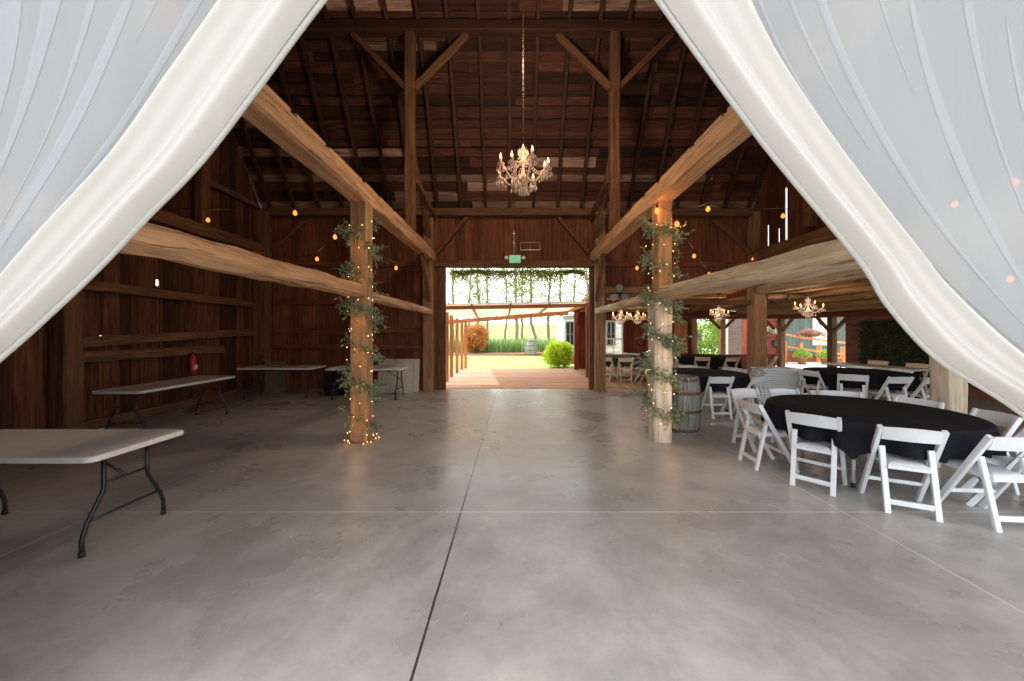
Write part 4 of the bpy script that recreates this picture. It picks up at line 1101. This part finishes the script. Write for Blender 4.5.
mb = MB(); mb.box((.0, 0, .40), (.03, .03, .04)); mb.beam((0, 0, .42), (.0, -.11, .45), .02, .014); mb.beam((0, 0, .40), (.0, -.10, .395), .02, .010); mb.build('valve_handle', 'dark_steel', t)
mb = MB(); mb.tube([(.02, .01, .40), (.03, .07, .38), (.03, .085, .28), (.03, .085, .12)], .010, 6); mb.build('hose', 'black_plastic', t)
# dark crates and box under the back tables
def crate(x, y, z, label, w=.34, d=.3, h=.28, mat='black_plastic'):
    t = thing('storage_crate', label, 'crate', (x, y, z), 0, 'dark crates under the back tables'); mb = MB()
    mb.box((0, 0, .01), (w, d, .02))
    for s in (-1, 1):
        mb.box((s*w/2, 0, h/2), (.014, d, h)); 
        for k in range(4): mb.box((0, s*d/2, .05+k*(h-.07)/3.2), (w, .014, .045))
        mb.box((0, s*d/2, h-.015), (w+.02, .02, .03))
    mb.build('body', mat, t)
    for s in (-1, 1):
        mb = MB(); mb.box((s*(w/2+.012), 0, h*.72), (.012, .12, .03), ch=.004); mb.build('handle', mat, t)
crate(-4.62, 9.05, 0, 'black plastic crate on the floor between the back tables')
crate(-4.62, 9.05, .283, 'black plastic crate stacked on another between the back tables')
crate(-4.2, 9.3, 0, 'black plastic crate under the table behind left wrapped post')
t = thing('cardboard_box', 'brown open cardboard box on floor behind the corner table', 'box', (-6.35, 9.42, 0))
mb = MB(); w, d, h = .36, .26, .80
for s in (-1, 1): mb.box((s*w/2, 0, h/2), (.008, d, h)); mb.box((0, s*d/2, h/2), (w, .008, h))
mb.box((0, 0, .005), (w, d, .01)); mb.build('body', 'cardboard', t)
for s in (-1, 1):
    mb = MB(); mb.beam((s*w/2, 0, h), (s*(w/2+.10), 0, h+.10), d, .006, up=(0, 0, 1)); mb.build('flap', 'cardboard', t)
# dark hoop on the tan corner post
t = thing('iron_hoop', 'dark iron hoop hanging on the right of the tan corner post', 'hoop', (XR+.42, 9.50, 2.58), -.3)
mb = MB(); mb.tube([(.24*math.cos(i*PI/14), .0, .17*math.sin(i*PI/14)) for i in range(29)], .022, 8, cap=False); mb.build('ring', 'dark_steel', t)
mb = MB(); mb.tube([(-.24, 0, 0), (-.33, .03, .02), (-.30, .1, .06)], .012, 6); mb.build('hook', 'rust_iron', t)
t = thing('log_bracket', 'short round log sticking out beside the tan corner post', 'log', (XR+.16, 9.55, 2.55))
mb = MB(); mb.tube([(0, 0, 0), (1.0, .1, .02)], [.07, .06], 10, smooth=True); mb.build('log', 'hewn_timber', t)

# green leaf wall panel
t = thing('leaf_wall_panel', 'dark green artificial leaf panel covering the brick wall', 'leaf panel', (11.08, 9.82, 0))
mb = MB(); mb.box((0, 0, 1.12), (.04, 3.1, 1.64)); mb.build('backing', 'black_plastic', t)
mb = MB()
for i in range(4200):
    p = Vector((-.03-R.random()*.05, R.uniform(-1.55, 1.55), R.uniform(.30, 1.94)))
    d = Vector((R.gauss(-.5, .5), R.gauss(0, 1), R.gauss(-.4, .8)))
    mb.leaf(p, d, Vector((-1, R.gauss(0, .5), R.gauss(0, .5))), R.uniform(.05, .10), R.uniform(.03, .05))
mb.build('leaves', 'ivy_leaf', t, False)

# ================================================================ OUTSIDE THINGS
# dry vines over the doorway
t = thing('vine_garland', 'leafy dry vine garland hung along the top of the doorway', 'garland', (.05, 10.02, 3.33))
mb = MB()
for k in range(7):
    mb.tube([(-1.85+3.75*i/24, R.uniform(-.06, .06), .0+R.uniform(-.12, .03)) for i in range(25)], .007, 4)
for k in range(60):
    x_ = R.uniform(-1.85, 1.9); l = R.uniform(.08, .30); mb.tube([(x_, R.uniform(-.05, .05), 0), (x_+R.gauss(0, .05), R.gauss(0, .04), -l*.5), (x_+R.gauss(0, .08), 0, -l)], .003, 3, cap=False)
mb.build('stems', 'tree_bark', t)
mb = MB()
for i in range(3600):
    x_ = R.uniform(-1.88, 1.95); z_ = .02-abs(R.gauss(0, .15))*(1.1+.6*math.sin(x_*2.2+1)+.3*math.sin(x_*7))
    mb.leaf(Vector((x_, R.uniform(-.07, .14), z_)), Vector((R.gauss(0, 1), R.gauss(0, .6), R.gauss(-.6, .6))), Vector((0, -1, R.gauss(0, .6))), R.uniform(.03, .075), R.uniform(.02, .04))
mb.build('leaves', 'vine_leaf', t, False)

# slender trees
def make_tree(name, label, h, seed, group='slender trees beyond the lawn'):
    R3 = random.Random(seed); t = thing(name, label, 'tree', group=group)
    mb = MB(); pts = [Vector((0, 0, -.1))]
    for i in range(1, 11): pts.append(Vector((pts[-1].x+R3.gauss(0, .10), pts[-1].y+R3.gauss(0, .10), h*i/10)))
    mb.tube(pts, [.15*(1-.08*i) for i in range(11)], 8)
    ends = []
    for k in range(26):
        i = R3.randrange(2, 10); p = pts[i].lerp(pts[min(10, i+1)], R3.random()); a = R3.uniform(0, 6.28); l = R3.uniform(.8, 2.6)*(1-.04*i)
        q = p+Vector((math.cos(a)*l*.5, math.sin(a)*l*.5, l*.28)); e = p+Vector((math.cos(a)*l, math.sin(a)*l, l*R3.uniform(.2, .8)))
        mb.tube([p, q, e], [.035, .022, .008], 5); ends += [q, e, e, q.lerp(e, .5)]
        for _ in range(2):
            e2 = q+Vector((R3.gauss(0, .6), R3.gauss(0, .6), R3.gauss(.2, .4))); mb.tube([q, e2], [.014, .004], 4); ends.append(e2)
    mb.build('trunk', 'tree_bark', t)
    mb = MB()
    for i in range(2300):
        if i % 6 == 0: z = R3.uniform(.3, .85); p = pts[int(z*10)]; p = p+Vector((R3.gauss(0, .22), R3.gauss(0, .22), R3.gauss(0, .5)))
        else: p = R3.choice(ends)+Vector((R3.gauss(0, .32), R3.gauss(0, .32), R3.gauss(0, .28)))
        mb.leaf(p, Vector((R3.gauss(0, 1), R3.gauss(0, 1), R3.gauss(-.4, .7))), Vector((R3.gauss(0, 1), R3.gauss(0, 1), 1)), R3.uniform(.11, .22), R3.uniform(.07, .13))
    mb.build('foliage', 'tree_leaf', t, False)
    return t
protos = [make_tree('slender_tree', 'x', 10, 21), make_tree('slender_tree', 'x', 11.5, 22), make_tree('slender_tree', 'x', 9.5, 23)]
TR = [(452, 30), (468, 36), (479, 29), (487, 34), (505, 42), (513.5, 27), (523, 38), (536, 29), (551, 31), (559, 33), (571, 40), (588, 30)]
nth = ['first', 'second', 'third', 'fourth', 'fifth', 'sixth', 'seventh', 'eighth', 'ninth', 'tenth', 'eleventh', 'twelfth']
usedp = set()
for i, (u, Y) in enumerate(TR):
    p = protos[i % 3]; X = (u-CU)/FPX*Y; z = -.05 if Y < 30 else .1*(Y-30)*.25
    lb = f'slender leafy tree beyond the lawn, {nth[i]} trunk from left in the doorway'
    if i % 3 not in usedp: usedp.add(i % 3); p.location = (X, Y, z); p.rotation_euler = (0, 0, i*1.3); p['label'] = lb
    else: dup(p, (X, Y, z), i*1.3, lb)
# more trees seen through the right bays
for (x_, y_, lb) in ((10.6, 24.5, 'leafy tree outside the far green window'), (14.0, 27.0, 'leafy tree behind the brick pier outside')):
    dup(protos[1], (x_, y_, -.05), .4+x_, lb)

def bush(name, label, c, rx, ry, rz_, n, mat, ls, cat='bush', stem=True, zmin=-.95):
    t = thing(name, label, cat, c)
    if stem:
        mb = MB()
        for k in range(9):
            a = k*.7; mb.tube([(0, 0, 0), (.4*rx*math.cos(a), .4*ry*math.sin(a), rz_*.8), (.75*rx*math.cos(a), .75*ry*math.sin(a), rz_*1.5)], [.02, .014, .006], 5)
        mb.build('stems', 'tree_bark', t)
    mb = MB()
    for i in range(n):
        z = R.uniform(zmin, 1); a = R.uniform(0, 2*PI); q = math.sqrt(max(0, 1-abs(z)**2.6)); k = R.uniform(.45, 1.04)**.7*(1+.10*math.sin(3*a+z*4)+.07*math.sin(7*a))
        p = Vector((rx*q*k*math.cos(a), ry*q*k*math.sin(a), rz_*(1+z*k*.98)))
        d = Vector((math.cos(a)+R.gauss(0, .8), math.sin(a)+R.gauss(0, .8), .5+R.gauss(0, .7)))
        mb.leaf(p, d, Vector((R.gauss(0, 1), R.gauss(0, 1), R.gauss(0, 1))), ls*R.uniform(.7, 1.3), ls*.55)
    mb.build('foliage', mat, t, False); return t
bush('boxwood_bush', 'bright yellow green bush right of the patio floor', (1.98, 16.1, -.05), .60, .6, .60, 6500, 'bush_leaf', .10)
bush('smoke_bush', 'rusty orange leaved shrub beyond the left pergola posts', (-2.75, 24.6, .15), .80, .7, .95, 3000, 'rust_leaf', .16)
g = MB()
for i in range(5200):
    X = R.uniform(-9, 4.5); Y = 25.9+R.uniform(-.7, .9)+.03*X; h = R.uniform(.55, 1.25); a = R.uniform(0, 6.28); l = R.uniform(.1, .45); w = R.uniform(.012, .026)
    b = Vector((X, Y, -.02)); m_ = b+Vector((math.cos(a)*l*.3, math.sin(a)*l*.3, h*.7)); e = b+Vector((math.cos(a)*l, math.sin(a)*l, h)); sd_ = Vector((-math.sin(a), math.cos(a), 0))*w
    g.add([b-sd_, b+sd_, m_+sd_*.8, e, m_-sd_*.8], [(0, 1, 2, 4), (4, 2, 3)])
tag(g.build('ornamental_grass', 'reed_leaf', None, False), 'long band of tall green grasses behind the mulch bed', 'grass', None, 'stuff')
barrel((1.05, 23.6, -.05), 1.05, .43, .36, 'old grey barrel standing on the far lawn edge', 'wooden_barrel', (.08, .36, .64, .92))
# pale shed right of the bush
t = thing('garden_shed', 'pale sided garden building beyond the bright green bush', 'building', (3.9, 19.0, -.05))
mb = MB()
for k in range(12): mb.box((0, 0, .12+.2*k), (3.0, 2.4, .195)); mb.beam((-1.5, -1.21, .05+.2*k), (1.5, -1.21, .05+.2*k), .03, .03)
mb.build('wall', 'white_paint', t)
mb = MB(); mb.prism([(-1.65, -1.4, 2.42), (1.65, -1.4, 2.42), (1.65, 1.4, 2.75), (-1.65, 1.4, 2.75)], (0, 0, .06)); mb.build('roof', 'tin_roof', t)
for x_ in (-1.15, .9):
    mb = MB()
    for dx in (-.2, 0, .2): mb.beam((x_+dx, -1.25, .95), (x_+dx, -1.25, 2.1), .05, .05, up=ym)
    for z in (.95, 1.5, 2.1): mb.beam((x_-.22, -1.25, z), (x_+.22, -1.25, z), .05, .05)
    f = mb.build('window_frame', 'grey_stave', t); mb = MB(); mb.box((x_, -1.225, 1.52), (.4, .02, 1.1)); mb.build('pane', 'dark_steel', f)
mb = MB(); mb.box((0, -1.23, .25), (3.02, .06, .5)); mb.build('brick_base', 'brick_red', t)
# green hedge and brick pier beyond the far windows
bush('tall_hedge', 'tall bright green shrub outside the far window', (10.2, 19.4, -.05), 1.7, .8, 1.7, 6000, 'hedge_leaf', .14, 'shrub')
bush('tall_hedge', 'bright green shrub outside right of the brick pier', (12.7, 21.0, -.05), .7, .7, 1.5, 2500, 'hedge_leaf', .14, 'shrub')
brickbox('brick_pier', 9.55, 10.15, 15.9, 16.6, 3.0, 'brick_mauve', 'mauve brick pier outside the far opening', 'y')
# red lap-sided building outside
t = thing('lap_sided_building', 'red lap sided building outside behind hanging basket', 'building', (11.8, 17.6, -.05))
mb = MB()
for k in range(19): mb.beam((-.9, -1.0, .10+.15*k), (.5, -1.0, .10+.15*k), .04, .155, up=(0, .18, 1))
mb.box((-.2, .0, 1.45), (1.36, 1.9, 2.9)); mb.build('wall', 'red_board', t)
mb = MB(); mb.beam((.5, -1.02, 0), (.5, -1.02, 2.95), .13, .13, up=ym); mb.build('corner_board', 'orange_wood', t)
mb = MB(); mb.prism([(-1.05, -1.3, 2.95), (.75, -1.3, 2.95), (.75, 1.2, 3.5), (-1.05, 1.2, 3.5)], (0, 0, .08)); mb.build('roof', 'tin_roof', t)
mb = MB(); mb.box((.30, -1.07, 1.08), (.16, .1, .26), ch=.02); mb.tube([(.30, -1.12, 1.2), (.30, -1.2, 1.28), (.30, -1.2, 1.16)], .015, 6); mb.build('wall_lamp', 'black_plastic', t)
# dark grey building with white door
t = thing('grey_building', 'dark grey vertical sided building with a white door outside', 'building', (18.5, 23.2, -.05))
mb = MB()
for k in range(32): mb.box((-3.6+.23*k, -1.0, 2.1), (.222, .05, 4.2), ch=.004)
mb.box((0, .2, 2.1), (7.2, 2.3, 4.2)); mb.build('wall', 'grey_siding', t)
mb = MB(); mb.box((.55, -1.05, 1.75), (.95, .06, 2.0), ch=.01); d_ = mb.build('door', 'white_paint', t)
mb = MB(); mb.lathe([(.16, 0), (.17, .02), (.02, .03)], (0, 0, 0), 16)
mb.v = [(x_+.55, -1.09-z_, y_+2.15) for x_, y_, z_ in mb.v]; mb.build('door_oval', 'tin_roof', d_)
mb = MB(); mb.ball((.95, -1.12, 1.65), .035, 8); mb.build('knob', 'brass', d_)
mb = MB(); mb.prism([(-3.9, -1.5, 4.2), (3.9, -1.5, 4.2), (3.9, 1.6, 5.0), (-3.9, 1.6, 5.0)], (0, 0, .1)); mb.build('roof', 'tin_roof', t)
# ramp with timber railing
t = thing('ramp_railing', 'reddish timber railing along the ramp outside', 'railing', (0, 0, -.05))
posts = [(13.6, 17.9, .0), (14.55, 18.1, .02), (15.6, 18.2, .05), (17.0, 18.4, .05), (18.2, 19.4, .1)]
for i, (x_, y_, z_) in enumerate(posts):
    mb = MB(); mb.beam((x_, y_, z_), (x_, y_, z_+1.15-.12*i*(i < 4)), .15, .15, up=ym); mb.build('post', 'orange_wood', t)
mb = MB()
for hgt in (1.22, .62):
    for a, b2, ia in zip(posts, posts[1:], range(9)):
        mb.beam((a[0], a[1]-.05, a[2]+hgt+.25-.16*ia), (b2[0], b2[1]-.05, b2[2]+hgt+.25-.16*(ia+1)), .05, .10)
mb.build('rail', 'orange_wood', t)
t = thing('ramp', 'reddish board ramp behind the timber railing outside', 'ramp', (0, 0, -.05))
mb = MB(); mb.prism([(13.4, 18.4, 0), (18.4, 18.4, 0), (13.4, 18.4, .75)], (0, 1.4, 0)); mb.build('deck', 'brick_red', t)
# hanging flower baskets
def basket(c, ztop, r, label, petal):
    t = thing('hanging_basket', label, 'flower basket', c, group='hanging flower baskets')
    mb = MB(); mb.lathe([(.03, -.16), (r*.5, -.13), (r*.72, -.02), (r*.75, 0), (r*.6, -.01)], (0, 0, 0), 16); mb.build('bowl', 'mulch', t)
    mb = MB()
    for k in range(3): a = k*2*PI/3; mb.tube([(r*.7*math.cos(a), r*.7*math.sin(a), 0), (0, 0, ztop-c[2])], .005, 4)
    mb.build('hanger', 'dark_steel', t)
    for nm, mt, n_, l_ in (('foliage', 'reed_leaf', 260, .06), ('blossoms', petal, 900, .055)):
        mb = MB()
        for i in range(n_):
            a = R.uniform(0, 6.28); q = r*math.sqrt(R.random()); z = .12*(1-(q/r)**2)+R.gauss(0, .035)-.10*(q/r)**2
            mb.leaf(Vector((q*math.cos(a), q*math.sin(a), z)), Vector((R.gauss(math.cos(a), .6), R.gauss(math.sin(a), .6), R.gauss(0, .6))), Vector((R.gauss(0, .5), R.gauss(0, .5), 1)), l_, l_*.7)
        mb.build(nm, mt, t, False)
basket((11.9, 14.3, 1.52), 2.3, .48, 'round hanging basket of pink flowers at the sunny right opening', 'pink_petal')
mb = MB(); mb.beam((10.8, 14.3, 2.33), (12.3, 14.3, 2.33), .08, .08); struct(mb, 'basket_beam', 'orange_wood', 'short outrigger beam carrying the pink flower basket', 'beam')
basket((11.05, 15.6, 1.62), 2.4, .42, 'round hanging basket of pale flowers before the red lap siding', 'white_petal' if 'white_petal' in MATS else 'pink_petal')
mb = MB(); mb.beam((11.05, 15.1, 2.42), (11.05, 15.8, 2.42), .08, .08); struct(mb, 'basket_beam', 'orange_wood', 'short outrigger beam carrying the pale flower basket', 'beam')
def pot(c, label, s, mat='hedge_leaf'):
    t = thing('potted_plant', label, 'plant', c, group='potted plants on the sunny paving')
    mb = MB(); mb.lathe([(.14*s, 0), (.20*s, .30*s), (.22*s, .30*s), (.22*s, .35*s), (.17*s, .34*s)], (0, 0, 0), 16); mb.build('pot', 'terracotta', t)
    mb = MB()
    for i in range(420):
        a = R.uniform(0, 6.28); q = R.random()*.34*s; z = .36*s+R.random()*.42*s*(1-q/(.45*s))
        mb.leaf(Vector((q*math.cos(a), q*math.sin(a), z)), Vector((R.gauss(math.cos(a), .5), R.gauss(math.sin(a), .5), R.gauss(.6, .5))), Vector((R.gauss(0, 1), R.gauss(0, 1), 1)), .11*s, .06*s)
    mb.build('leaves', mat, t, False)
pot((13.9, 17.2, -.02), 'potted leafy plant below the railing, left of two', 1.0)
pot((14.95, 17.1, -.02), 'potted leafy plant below the railing, right of two', .95)
